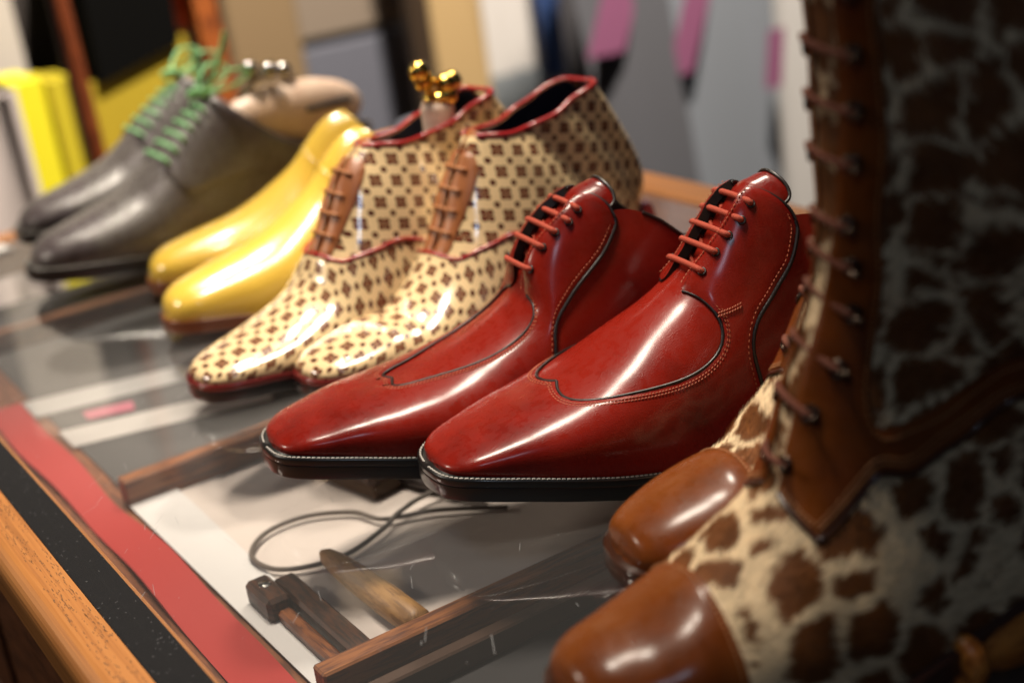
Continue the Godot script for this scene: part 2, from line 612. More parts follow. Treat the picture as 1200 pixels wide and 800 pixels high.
const PATTERN_ROWS := [
	[0, 0.0188, 0.001, 0.0192, 0.0005, 0.75, 0, 0],
	[0.0015, 0.0187, 0.002, 0.0222, 0.0095, 0.75, 0, 0],
	[0.005, 0.019, 0.006, 0.025, 0.0165, 0.75, 0, 0],
	[0.011, 0.0193, 0.013, 0.0272, 0.022, 0.75, 0, 0],
	[0.02, 0.0192, 0.0275, 0.0302, 0.027, 0.78, 0, 0],
	[0.037, 0.018, 0.048, 0.034, 0.032, 0.8, 0, 0],
	[0.055, 0.0145, 0.067623, 0.0349862, 0.036, 0.85, 0, 0],
	[0.08, 0.0115, 0.0858965, 0.0460605, 0.04, 0.95, 0, 0],
	[0.105, 0.013, 0.0997078, 0.0593917, 0.042, 1.1, 0, 0],
	[0.13, 0.017, 0.111571, 0.0766352, 0.0415, 1.1, 0, 0],
	[0.155, 0.0215, 0.118918, 0.092647, 0.039, 1.05, 0, 0],
	[0.18, 0.0255, 0.127564, 0.107323, 0.037, 1, 0, 0],
	[0.205, 0.029, 0.13629, 0.119864, 0.034, 0.95, 0, 0],
	[0.226, 0.032, 0.147, 0.131, 0.031, 0.9, 0, 0],
	[0.247, 0.0335, 0.16, 0.1395, 0.0232848, 0.9, 0.2, 0],
	[0.265, 0.036, 0.173, 0.15, 0.025872, 0.9, 0.5, 0],
	[0.278, 0.045, 0.18, 0.163, 0.0198919, 0.9, 0.85, 0],
	[0.2805, 0.062, 0.184, 0.178, 0.0184504, 0.9, 1, 0],
	[0.271, 0.083, 0.186, 0.192, 0.0167207, 0.9, 1, 0],
	[0.256, 0.105, 0.187, 0.205, 0.0141261, 0.9, 1, 0],
	[0.24, 0.128, 0.187, 0.22, 0.0126847, 0.9, 1, 0]]
const FAR_PATTERN_ROWS := [
	[0, 0.0188, 0.001, 0.0192, 0.0005, 0.75, 0, 0],
	[0.0015, 0.0187, 0.002, 0.0222, 0.0095, 0.75, 0, 0],
	[0.005, 0.019, 0.006, 0.025, 0.0165, 0.75, 0, 0],
	[0.011, 0.0193, 0.013, 0.0272, 0.022, 0.75, 0, 0],
	[0.02, 0.0192, 0.0275, 0.0302, 0.027, 0.78, 0, 0],
	[0.037, 0.018, 0.048, 0.034, 0.032, 0.8, 0, 0],
	[0.055, 0.0145, 0.0647404, 0.0401486, 0.036, 0.85, 0, 0],
	[0.08, 0.0115, 0.0837432, 0.0501933, 0.04, 0.95, 0, 0],
	[0.105, 0.013, 0.0931127, 0.0652885, 0.042, 1.1, 0, 0],
	[0.13, 0.017, 0.103975, 0.0813087, 0.0415, 1.1, 0, 0],
	[0.155, 0.0215, 0.111949, 0.0968281, 0.039, 1.05, 0, 0],
	[0.18, 0.0255, 0.121617, 0.111341, 0.037, 1, 0, 0],
	[0.205, 0.029, 0.134899, 0.122059, 0.034, 0.95, 0, 0],
	[0.226, 0.032, 0.147, 0.131, 0.031, 0.9, 0, 0],
	[0.247, 0.0335, 0.16, 0.1395, 0.0232848, 0.9, 0.2, 0],
	[0.265, 0.036, 0.173, 0.15, 0.025872, 0.9, 0.5, 0],
	[0.278, 0.045, 0.18, 0.163, 0.0198919, 0.9, 0.85, 0],
	[0.2805, 0.062, 0.184, 0.178, 0.0184504, 0.9, 1, 0],
	[0.271, 0.083, 0.186, 0.192, 0.0167207, 0.9, 1, 0],
	[0.256, 0.105, 0.187, 0.205, 0.0141261, 0.9, 1, 0],
	[0.24, 0.128, 0.187, 0.22, 0.0126847, 0.9, 1, 0]]
const BOOT_ROWS := [
	[0, 0.024, 0.001, 0.0245, 0.00053, 0.86, 0, 0],
	[0.0012, 0.0243, 0.0018, 0.03, 0.0106, 0.86, 0, 0],
	[0.004, 0.0247, 0.004, 0.0355, 0.0165, 0.86, 0, 0],
	[0.01, 0.0247, 0.012, 0.0398, 0.0215, 0.86, 0, 0],
	[0.019, 0.0235, 0.028166, 0.0431318, 0.0265, 0.86, 0, 0],
	[0.033, 0.02, 0.0446233, 0.0494783, 0.0315, 0.86, 0, 0],
	[0.05, 0.0155, 0.0612122, 0.0538445, 0.0355, 0.86, 0, -0.006],
	[0.075, 0.0135, 0.0769974, 0.0636715, 0.0395, 0.86, 0, -0.006],
	[0.1, 0.014, 0.0896473, 0.0739103, 0.0405, 1.1, 0, -0.009],
	[0.125, 0.018, 0.094787, 0.0903294, 0.0369016, 1.15, 0, -0.009],
	[0.15, 0.0225, 0.100652, 0.109937, 0.0334689, 1.1, 0, -0.009],
	[0.175, 0.027, 0.107106, 0.127064, 0.0313234, 1.05, 0, -0.009],
	[0.2, 0.03, 0.112398, 0.142115, 0.0308943, 1, 0, -0.009],
	[0.222, 0.033, 0.113627, 0.158286, 0.0340472, 1, 0.1, -0.006],
	[0.242, 0.036, 0.1154, 0.172904, 0.0345136, 1, 0.35, -0.006],
	[0.256, 0.045, 0.115506, 0.187014, 0.0354464, 0.9, 0.7, -0.006],
	[0.26, 0.065, 0.1159, 0.2032, 0.0363792, 0.9, 1, -0.006],
	[0.256, 0.09, 0.116568, 0.222796, 0.037312, 0.9, 1, -0.006],
	[0.25, 0.115, 0.115799, 0.243481, 0.0382448, 0.9, 1, -0.006],
	[0.247, 0.15, 0.119, 0.264, 0.0391776, 0.9, 1, -0.006],
	[0.247, 0.19, 0.1185, 0.287, 0.0391776, 0.9, 1, -0.006],
	[0.248, 0.23, 0.118, 0.312, 0.0391776, 0.9, 1, -0.006],
	[0.25, 0.28, 0.1175, 0.337, 0.0391776, 0.9, 1, -0.006]]
const FAR_BOOT_ROWS := [
	[0, 0.024, 0.001, 0.0245, 0.00053, 0.86, 0, 0],
	[0.0012, 0.0243, 0.0018, 0.03, 0.0106, 0.86, 0, 0],
	[0.004, 0.0247, 0.004, 0.0355, 0.0165, 0.86, 0, 0],
	[0.01, 0.0247, 0.012, 0.0398, 0.0215, 0.86, 0, 0],
	[0.019, 0.0235, 0.0269998, 0.0455217, 0.0265, 0.86, 0, 0],
	[0.033, 0.02, 0.0447259, 0.0502259, 0.0315, 0.86, 0, 0],
	[0.05, 0.0155, 0.0632065, 0.0511876, 0.0355, 0.86, 0, -0.006],
	[0.075, 0.0135, 0.0749306, 0.0649472, 0.0395, 0.86, 0, -0.006],
	[0.1, 0.014, 0.0861796, 0.0775504, 0.0405, 1.1, 0, -0.009],
	[0.125, 0.018, 0.0917187, 0.0928302, 0.0369016, 1.15, 0, -0.009],
	[0.15, 0.0225, 0.100009, 0.110454, 0.0334689, 1.1, 0, -0.009],
	[0.175, 0.027, 0.111103, 0.124986, 0.0313234, 1.05, 0, -0.009],
	[0.2, 0.03, 0.116414, 0.140723, 0.0308943, 1, 0, -0.009],
	[0.222, 0.033, 0.1173, 0.157063, 0.0340472, 1, 0.1, -0.006],
	[0.242, 0.036, 0.119057, 0.171966, 0.0345136, 1, 0.35, -0.006],
	[0.256, 0.045, 0.119132, 0.186545, 0.0354464, 0.9, 0.7, -0.006],
	[0.26, 0.065, 0.119547, 0.202683, 0.0363792, 0.9, 1, -0.006],
	[0.256, 0.09, 0.120224, 0.222295, 0.037312, 0.9, 1, -0.006],
	[0.25, 0.115, 0.119594, 0.24302, 0.0382448, 0.9, 1, -0.006],
	[0.247, 0.15, 0.119, 0.264, 0.0391776, 0.9, 1, -0.006],
	[0.247, 0.19, 0.1185, 0.287, 0.0391776, 0.9, 1, -0.006],
	[0.248, 0.23, 0.118, 0.312, 0.0391776, 0.9, 1, -0.006],
	[0.25, 0.28, 0.1175, 0.337, 0.0391776, 0.9, 1, -0.006]]
const YELLOW_ROWS := [
	[0, 0.0165, 0.001, 0.017, 0.0005, 0.8, 0, 0],
	[0.0015, 0.0165, 0.0015, 0.023, 0.009, 0.8, 0, 0],
	[0.005, 0.0168, 0.004, 0.029, 0.016, 0.8, 0, 0],
	[0.011, 0.0168, 0.01, 0.034, 0.022, 0.8, 0, 0],
	[0.02, 0.0162, 0.02, 0.038, 0.0265, 0.82, 0, 0],
	[0.037, 0.0145, 0.042, 0.0435, 0.0315, 0.85, 0, 0],
	[0.055, 0.0115, 0.066, 0.049, 0.036, 0.9, 0, 0],
	[0.08, 0.011, 0.086, 0.057, 0.0395, 1, 0, 0],
	[0.105, 0.014, 0.104, 0.067, 0.0395, 1.1, 0, 0],
	[0.13, 0.0185, 0.12, 0.078, 0.036, 1.1, 0, 0],
	[0.155, 0.023, 0.134, 0.093, 0.032, 1.05, 0, 0],
	[0.18, 0.027, 0.145, 0.103, 0.029, 1, 0, 0],
	[0.205, 0.03, 0.156, 0.108, 0.028, 0.95, 0, 0],
	[0.228, 0.033, 0.168, 0.1085, 0.028, 0.9, 0.1, 0],
	[0.246, 0.037, 0.181, 0.1085, 0.028, 0.9, 0.45, 0],
	[0.256, 0.048, 0.194, 0.1085, 0.0265, 0.9, 0.8, 0],
	[0.257, 0.066, 0.208, 0.109, 0.022, 0.9, 1, 0],
	[0.252, 0.086, 0.222, 0.109, 0.015, 0.9, 1, 0],
	[0.243, 0.102, 0.235, 0.1095, 0.006, 0.9, 1, 0],
	[0.24, 0.108, 0.239, 0.109, 0.0005, 0.9, 1, 0]]
const GREY_ROWS := [
	[0, 0.0235, 0.001, 0.019, 0.0005, 0.75, 0, 0],
	[0.0015, 0.0235, 0.002, 0.027, 0.01, 0.75, 0, 0],
	[0.005, 0.0235, 0.006, 0.0345, 0.018, 0.75, 0, 0],
	[0.011, 0.0235, 0.014, 0.0405, 0.025, 0.75, 0, 0],
	[0.02, 0.023, 0.026, 0.045, 0.0305, 0.78, 0, 0],
	[0.035, 0.0222, 0.045, 0.0495, 0.037, 0.8, 0, 0],
	[0.055, 0.021, 0.066, 0.056, 0.043, 0.85, 0, 0],
	[0.08, 0.0185, 0.087, 0.0645, 0.047, 0.9, 0, 0],
	[0.105, 0.0165, 0.106, 0.0775, 0.0475, 0.95, 0, 0],
	[0.13, 0.0155, 0.122, 0.0905, 0.044, 1, 0, 0],
	[0.155, 0.02, 0.138, 0.1015, 0.0395, 1.05, 0, 0],
	[0.18, 0.0245, 0.152, 0.11, 0.0365, 1.05, 0, 0],
	[0.205, 0.0285, 0.165, 0.1165, 0.034, 1, 0, 0],
	[0.23, 0.032, 0.18, 0.1205, 0.033, 0.95, 0, 0],
	[0.255, 0.034, 0.196, 0.122, 0.0335, 0.9, 0.2, 0],
	[0.278, 0.035, 0.208, 0.128, 0.033, 0.9, 0.5, 0],
	[0.292, 0.04, 0.216, 0.142, 0.031, 0.9, 0.85, 0],
	[0.297, 0.058, 0.222, 0.157, 0.03, 0.9, 1, 0],
	[0.297, 0.08, 0.226, 0.176, 0.029, 0.9, 1, 0]]

# ------------------------------------------------------------------ shared looks
var M := {}
var mottle := FastNoiseLite.new()
var ripple := FastNoiseLite.new()
var cells := FastNoiseLite.new()
var rng := RandomNumberGenerator.new()

func looks() -> void:
	mottle.noise_type = FastNoiseLite.TYPE_SIMPLEX_SMOOTH; mottle.frequency = 0.05; mottle.fractal_octaves = 4; mottle.seed = 7
	ripple.noise_type = FastNoiseLite.TYPE_SIMPLEX_SMOOTH; ripple.frequency = 0.022; ripple.fractal_octaves = 2; ripple.seed = 3
	cells.noise_type = FastNoiseLite.TYPE_CELLULAR; cells.frequency = 0.053; cells.seed = 21
	cells.cellular_return_type = FastNoiseLite.RETURN_DISTANCE2_SUB; cells.cellular_jitter = 1.08
	cells.fractal_type = FastNoiseLite.FRACTAL_NONE
	cells.domain_warp_enabled = true; cells.domain_warp_amplitude = 6.0; cells.domain_warp_frequency = 0.032
	cells.domain_warp_fractal_type = FastNoiseLite.DOMAIN_WARP_FRACTAL_INDEPENDENT; cells.domain_warp_fractal_octaves = 2
	grain = noise_tex(0.09, FastNoiseLite.TYPE_CELLULAR, 2, 512, 5)
	smudge = noise_tex(0.008, FastNoiseLite.TYPE_SIMPLEX_SMOOTH, 4, 512, 9)
	M.red = mat(lin(0.215, 0.0115, 0.0055), 0.40, 0.50, 0.19, 0.008, 45.0)
	M.red.metallic_specular = 0.2
	M.dark_edge = mat(lin(0.012, 0.008, 0.007), 0.35)
	M.lining = mat(lin(0.03, 0.018, 0.014), 0.7)
	M.navy = mat(lin(0.012, 0.016, 0.035), 0.65)
	M.red_lace = mat(lin(0.42, 0.05, 0.018), 0.62, 0.0, 0.1, 0.02, 220.0)
	M.thread = mat(lin(0.36, 0.08, 0.03), 0.6)
	M.hide_thread = mat(lin(0.34, 0.14, 0.05), 0.6)
	M.black_sole = mat(lin(0.010, 0.010, 0.010), 0.32, 0.4, 0.15)
	M.waxed = mat(lin(0.34, 0.32, 0.29), 0.3)
	M.tan = mat(lin(0.160, 0.042, 0.007), 0.42, 0.38, 0.20, 0.014, 45.0)
	M.tan.metallic_specular = 0.2
	M.tan_strip = mat(lin(0.30, 0.10, 0.026), 0.42, 0.2, 0.25, 0.01, 45.0)
	M.brown_sole = mat(lin(0.045, 0.014, 0.006), 0.3, 0.5, 0.15)
	M.brown_lace = mat(lin(0.16, 0.036, 0.013), 0.6, 0.0, 0.1, 0.02, 220.0)
	M.tan_lace = mat(lin(0.30, 0.11, 0.03), 0.5)
	M.red_piping = mat(lin(0.33, 0.012, 0.014), 0.22, 0.6, 0.1)
	M.red_welt = mat(lin(0.14, 0.014, 0.012), 0.22, 0.6, 0.12)
	M.yellow = mat(lin(0.62, 0.41, 0.055), 0.26, 0.7, 0.10, 0.006, 30.0)
	M.yellow_sole = mat(lin(0.16, 0.045, 0.012), 0.3, 0.5, 0.12)
	M.grey = mat(lin(0.125, 0.111, 0.104), 0.36, 0.35, 0.22, 0.02, 45.0)
	M.grey_sole = mat(lin(0.03, 0.027, 0.026), 0.35, 0.4, 0.15)
	M.green_lace = mat(lin(0.26, 0.60, 0.26), 0.6)
	M.fur = mat(Color.WHITE, 0.85)
	M.fur.vertex_color_use_as_albedo = true
	M.hair = mat(Color.WHITE, 0.6)
	M.hair.metallic_specular = 0.25
	M.hair.cull_mode = BaseMaterial3D.CULL_DISABLED
	M.steel = mat(lin(0.45, 0.44, 0.42), 0.18, 0.0, 0.1, 0.0, 1.0, 1.0)
	M.bronze = mat(lin(0.085, 0.06, 0.045), 0.25, 0.0, 0.1, 0.0, 1.0, 1.0)
	M.brass = mat(lin(0.85, 0.56, 0.12), 0.16, 0.0, 0.1, 0.0, 1.0, 1.0)
	M.pale_wood = wood(Color(0.90, 0.76, 0.66), Color(0.95, 0.84, 0.75), 4, 0.42, Vector3(6, 40, 6))
	M.handle_wood = wood(Color(0.50, 0.27, 0.09), Color(0.76, 0.48, 0.20), 8, 0.35, Vector3(20, 20, 3))
	for m in [M.red, M.tan, M.grey]:
		m.roughness_texture = smudge; m.roughness_texture_channel = BaseMaterial3D.TEXTURE_CHANNEL_RED
		m.roughness = 0.72
		m.uv1_triplanar = true
		m.heightmap_scale = 0.016; m.uv1_scale = Vector3.ONE * 38.0
	M.patent = mat(Color.WHITE, 0.22, 0.8, 0.07)
	M.patent.albedo_texture = motif_texture()
	M.patent.uv1_scale = Vector3(1.0 / 0.0124, 1.0 / 0.0124, 1)

func motif_texture() -> ImageTexture:
	var s := 160
	var im := Image.create(s, s, false, Image.FORMAT_RGB8)
	var cream := lin(0.76, 0.57, 0.31)
	var dark := lin(0.070, 0.018, 0.010)
	var warm := lin(0.24, 0.055, 0.016)
	for y in s:
		for x in s:
			var p := Vector2(x + 0.5, y + 0.5) / s - Vector2(0.5, 0.5)
			var c := cream
			var q := p.abs()
			# a flower of four petals with a warm heart in each
			var h := (q - Vector2(0.142, 0.142)).abs()
			var d := pow(pow(h.x, 3.4) + pow(h.y, 3.4), 1.0 / 3.4) - 0.132
			if d < 0.0 and minf(q.x, q.y) > 0.014:
				c = warm if q.distance_to(Vector2(0.13, 0.13)) < 0.058 else dark
			if p.length() < 0.055:
				c = warm
			# a small dot at the corner of the repeat
			var k := Vector2(0.5, 0.5) - q
			var e := pow(pow(k.x, 3.0) + pow(k.y, 3.0), 1.0 / 3.0)
			if e < 0.14:
				c = dark.lerp(warm, 0.25) if e < 0.06 else dark
			im.set_pixel(x, y, c)
	return ImageTexture.create_from_image(im)

func plain(_s: float, _y: float, _p: Vector3) -> Color:
	return Color.WHITE

func patina(_s: float, _y: float, p: Vector3) -> Color:
	var q := p * 1000.0
	var a := mottle.get_noise_3dv(q * 0.26)
	var b := mottle.get_noise_3dv(q * 1.6 + Vector3(50, 0, 0))
	var f := mottle.get_noise_3dv(q * 7.0)
	var k := maxf(1.0 + 0.62 * a + 0.20 * b + 0.05 * f, 0.25)
	return Color(k, k * (1.0 + 0.25 * a), k * (1.0 + 0.1 * b))

var spot_gap := 0.0
func giraffe_at(q: Vector3) -> float:
	var wide := lerpf(-0.84, -0.93, smoothstep(0.06, 0.15, q.y + 0.55 * maxf(q.x - 0.10, 0.0)))
	return cells.get_noise_3dv(q * 1000.0 + Vector3(13, 40, 71)) - wide

func giraffe(_s: float, _y: float, p: Vector3) -> Color:
	var k := giraffe_at(p)
	var n := mottle.get_noise_3dv(p * 1500.0)
	var cream := Color(0.74, 0.58, 0.37) * (1.0 + 0.15 * n)
	var brown := Color(0.145, 0.052, 0.016) * (1.0 + 0.5 * n)
	return cream.lerp(brown, smoothstep(-0.04, 0.05, k + 0.05 * n))

# ------------------------------------------------------------------ red derby
# seams of the red derbies in (u, |v|): [apron, lace edge, top of the facing, rear edge]
const NEAR_WING := [[Vector2(6.18, 0), Vector2(6.1, 0.045), Vector2(6.04, 0.11), Vector2(6.05, 0.21), Vector2(6.24, 0.32), Vector2(6.68, 0.43), Vector2(7.45, 0.53), Vector2(8.28, 0.59), Vector2(8.95, 0.595), Vector2(9.42, 0.55), Vector2(9.6, 0.46), Vector2(9.5, 0.32), Vector2(9.2, 0.135)],
	[Vector2(9.2, 0.135), Vector2(9.3, 0.11), Vector2(9.8, 0.1), Vector2(10.45, 0.118), Vector2(11.15, 0.14), Vector2(11.7, 0.145), Vector2(12.2, 0.115), Vector2(12.4, 0.12)],
	[Vector2(12.4, 0.12), Vector2(12.62, 0.18), Vector2(12.8, 0.27), Vector2(12.86, 0.35), Vector2(12.78, 0.41)],
	[Vector2(12.78, 0.41), Vector2(12.6, 0.46), Vector2(12, 0.54), Vector2(11.26, 0.565), Vector2(10.52, 0.59), Vector2(10.15, 0.645), Vector2(10.01, 0.74), Vector2(9.98, 1.03)]]
const FAR_WING := [[Vector2(6.12, 0), Vector2(6.06, 0.04), Vector2(6.02, 0.09), Vector2(6.1, 0.13), Vector2(6.3, 0.165), Vector2(6.7, 0.2), Vector2(7.51, 0.29), Vector2(8.38, 0.355), Vector2(8.93, 0.335), Vector2(9.15, 0.25), Vector2(9.12, 0.13)],
	[Vector2(9.12, 0.13), Vector2(9.3, 0.1), Vector2(9.8, 0.1), Vector2(10.4, 0.115), Vector2(11.1, 0.14), Vector2(11.7, 0.145), Vector2(12.3, 0.115), Vector2(12.5, 0.115)],
	[Vector2(12.5, 0.115), Vector2(12.72, 0.17), Vector2(12.86, 0.25), Vector2(12.88, 0.31), Vector2(12.8, 0.37)],
	[Vector2(12.8, 0.37), Vector2(12.65, 0.41), Vector2(12.1, 0.465), Vector2(11.54, 0.49), Vector2(10.4, 0.505), Vector2(9.6, 0.53), Vector2(9.3, 0.61), Vector2(9.15, 0.75), Vector2(9.1, 1.03)]]

func red_derby(label: String, at: Vector3, yaw: float, rows: Array, wing_lines: Array) -> void:
	var t := thing("red_derby_shoe", label, "shoe", at, turn_of(yaw), "pair of red derby shoes")
	var L := Last.new(); L.rows = rows; L.build(ripple, 0.00035)
	var side := curve(wing_lines[0], 10); var lace := curve(wing_lines[1]); var top := curve(wing_lines[2]); var rear := curve(wing_lines[3])
	var last_v: float = wing_lines[0][7].y
	var wing := join([[Vector2(-0.5, -0.2), Vector2(wing_lines[0][0].x, -0.2)], side, lace, top, rear, [Vector2(-0.5, 1.03)]])
	var fw := L.sdf(wing)
	var ow := proud(fw, 0.0016, 0.0022, 0.5)
	var w := L.NV + 1
	for i in L.nu:
		var lift := 0.0026 * smoothstep(9.0, 10.0, L.U[i])
		for j in w:
			var v := absf(2.0 * j / L.NV - 1.0)
			ow[i * w + j] += lift * (1.0 - smoothstep(0.15, 0.5, v))
	var mb := MB.new(); var wall := MB.new()
	panel(L, fw, ow, patina, mb, wall, Color.WHITE, false, 0.0045)
	part("wing_and_facings", mb, M.red, t)
	part("panel_edge", wall, M.dark_edge, t)
	var out := outside(fw, 0.005)
	mb = MB.new()
	panel(L, least(L.sdf(PackedVector2Array([Vector2(5.4, -0.2), Vector2(9.7, -0.2), Vector2(9.9, 0.35), Vector2(9.85, 0.62), Vector2(9.0, 0.72), Vector2(5.4, 0.72)] if last_v > 0.5 else [Vector2(5.4, -0.2), Vector2(9.7, -0.2), Vector2(9.4, 0.38), Vector2(8.9, 0.48), Vector2(5.4, 0.48)])), out), konst(L, 0.0), patina, mb)
	part("vamp", mb, M.red, t)
	mb = MB.new(); wall = MB.new()
	var ft := L.sdf(join([[Vector2(9.0, -0.2), Vector2(9.0, 0.28)], curve([Vector2(9.5, 0.28), Vector2(11.6, 0.26), Vector2(12.5, 0.31), Vector2(13.1, 0.30), Vector2(13.4, 0.20), Vector2(13.45, 0.0)]), [Vector2(13.45, -0.2)]]))
	var ot := proud(ft, 0.001, 0.003, 0.2)
	for i in L.nu:
		var dip := 0.0042 * smoothstep(9.1, 10.0, L.U[i]) * (1.0 - smoothstep(11.8, 12.7, L.U[i]))
		for j in w:
			ot[i * w + j] -= dip + (0.0012 if L.U[i] < 9.7 else 0.0)
	panel(L, ft, ot, patina, mb, wall, Color.WHITE, false, 0.003)
	part("tongue", mb, M.red, t)
	part("tongue_edge", wall, M.dark_edge, t)
	# rear quarter below the low topline
	var line := [Vector2(0.15, 0.108), Vector2(0.195, 0.108), Vector2(0.210, 0.100), Vector2(0.222, 0.0885), Vector2(0.236, 0.0775), Vector2(0.252, 0.0695), Vector2(0.272, 0.0655), Vector2(0.31, 0.0705)]
	var fq := least(least(L.sdf(PackedVector2Array([Vector2(9.8, 0.63), Vector2(11.0, 0.5), Vector2(12.2, 0.3), Vector2(18.1, 0.3), Vector2(18.1, 1.05), Vector2(9.8, 1.05)] if last_v > 0.5 else [Vector2(8.95, 0.5), Vector2(9.5, 0.42), Vector2(11.0, 0.4), Vector2(12.2, 0.3), Vector2(18.1, 0.3), Vector2(18.1, 1.05), Vector2(8.95, 1.05)])), out), below(L, line))
	mb = MB.new(); wall = MB.new()
	panel(L, fq, konst(L, 0.0), patina, mb, wall, Color.WHITE, false, 0.0025)
	part("quarter", mb, M.red, t)
	part("topline_edge", wall, M.dark_edge, t)
	mb = MB.new()
	panel(L, fq, konst(L, -0.0025), plain, mb, null, Color.WHITE, true)
	part("lining", mb, M.lining, t)
	# black piping along the apron and behind the facings, a thin one along the laces
	var pipe := MB.new()
	var st := MB.new()
	for s in [1.0, -1.0]:
		var a := on_surface(L, side, -0.0002, 0.0006, 0.0016, s)
		pipe.tube(a[0], 0.00085, 7)
		a = on_surface(L, rear, -0.0006, 0.0008, 0.0016, s)
		pipe.tube(a[0], 0.00115, 7)
		a = on_surface(L, top, -0.0004, 0.0022, 0.0016, s)
		pipe.tube(a[0], 0.0008, 6)
		for d in [0.0021, 0.0034]:
			stitches(st, on_surface(L, side, d, 0.00165, 0.0019, s), 0.0015, 0.00032, Color.WHITE, 0.2 * s)
		stitches(st, on_surface(L, lace, 0.0022, 0.0046, 0.0021, s), 0.0015, 0.00032, Color.WHITE)
		stitches(st, on_surface(L, top, 0.0022, 0.0022, 0.0021, s), 0.0015, 0.00032, Color.WHITE)
		stitches(st, on_surface(L, rear, 0.0026, 0.0018, 0.0020, s), 0.0015, 0.00034, Color.WHITE)
		# the bar tack where apron and facing meet
		for k in 2:
			stitches(st, on_surface(L, curve([Vector2(9.52 + 0.05 * k, last_v * 0.73 - 0.012 * k), Vector2(9.93 + 0.05 * k, last_v * 0.79 - 0.012 * k), Vector2(10.35 + 0.05 * k, last_v * 0.84 - 0.012 * k)]), 0.0, 0.0022, 0.0017, s), 0.0015, 0.0004, Color.WHITE, 0.5)
	part("piping", pipe, M.dark_edge, t)
	part("stitching", st, M.thread, t, "stuff")
	pipe = MB.new()
	for s in [1.0, -1.0]:
		var rim := PackedVector3Array()
		for i in L.nu:
			if L.U[i] < 11.0 or L.U[i] > 17.6: continue
			var got := collar_point(L, i, line, 1.0)
			if got != Vector3.INF and got.x > 0.2: rim.append(Vector3(got.x, got.y, got.z * s))
		pipe.tube(rim, 0.0011, 7)
		pipe.tube(on_surface(L, curve([Vector2(12.5, 0.31), Vector2(13.1, 0.30), Vector2(13.4, 0.20), Vector2(13.45, 0.0)]), 0.0, 0.0008, 0.0016, s)[0], 0.0009, 7)
	part("rim_piping", pipe, M.dark_edge, t)
	for e in [Vector2(12.08, 0.215), Vector2(11.63, 0.235), Vector2(11.12, 0.215), Vector2(10.56, 0.20), Vector2(9.9, 0.19)]:
		var lb := MB.new()
		lace_bar(L, e, Vector2(e.x - 0.03, -e.y), 0.0044, 0.0044, 0.0015, lb, 0.0008)
		part("lace", lb, M.red_lace, t)
		for s in [1.0, -1.0]:
			var en := L.nor(e.x, e.y * s); var ep := L.pos(e.x, e.y * s) + en * 0.0044
			var eu := (L.pos(e.x + 0.1, e.y * s) - L.pos(e.x - 0.1, e.y * s)).normalized()
			var ev := en.cross(eu).normalized()
			ep += (ev if ev.z * s > 0.0 else -ev) * 0.0010
			var er := MB.new(); var ring := PackedVector3Array()
			for a in 17: ring.append(ep + (eu * cos(TAU * a / 16.0) + ev * sin(TAU * a / 16.0)) * 0.0017)
			er.tube(ring, 0.0005, 6, false)
			part("eyelet", er, M.dark_edge, t)
	var under := MB.new()
	for k in 4:
		var u := 9.8 + 0.52 * k
		lace_bar(L, Vector2(u, 0.2), Vector2(u + 0.5, -0.2), -0.0022, -0.0022, 0.0012, under, 0.0)
	part("crossed_lace", under, M.red_lace, t)
	add_sole(L, t, M.black_sole, M.black_sole, M.black_sole, 0.0048, 0.0108, 0.0034, M.waxed)

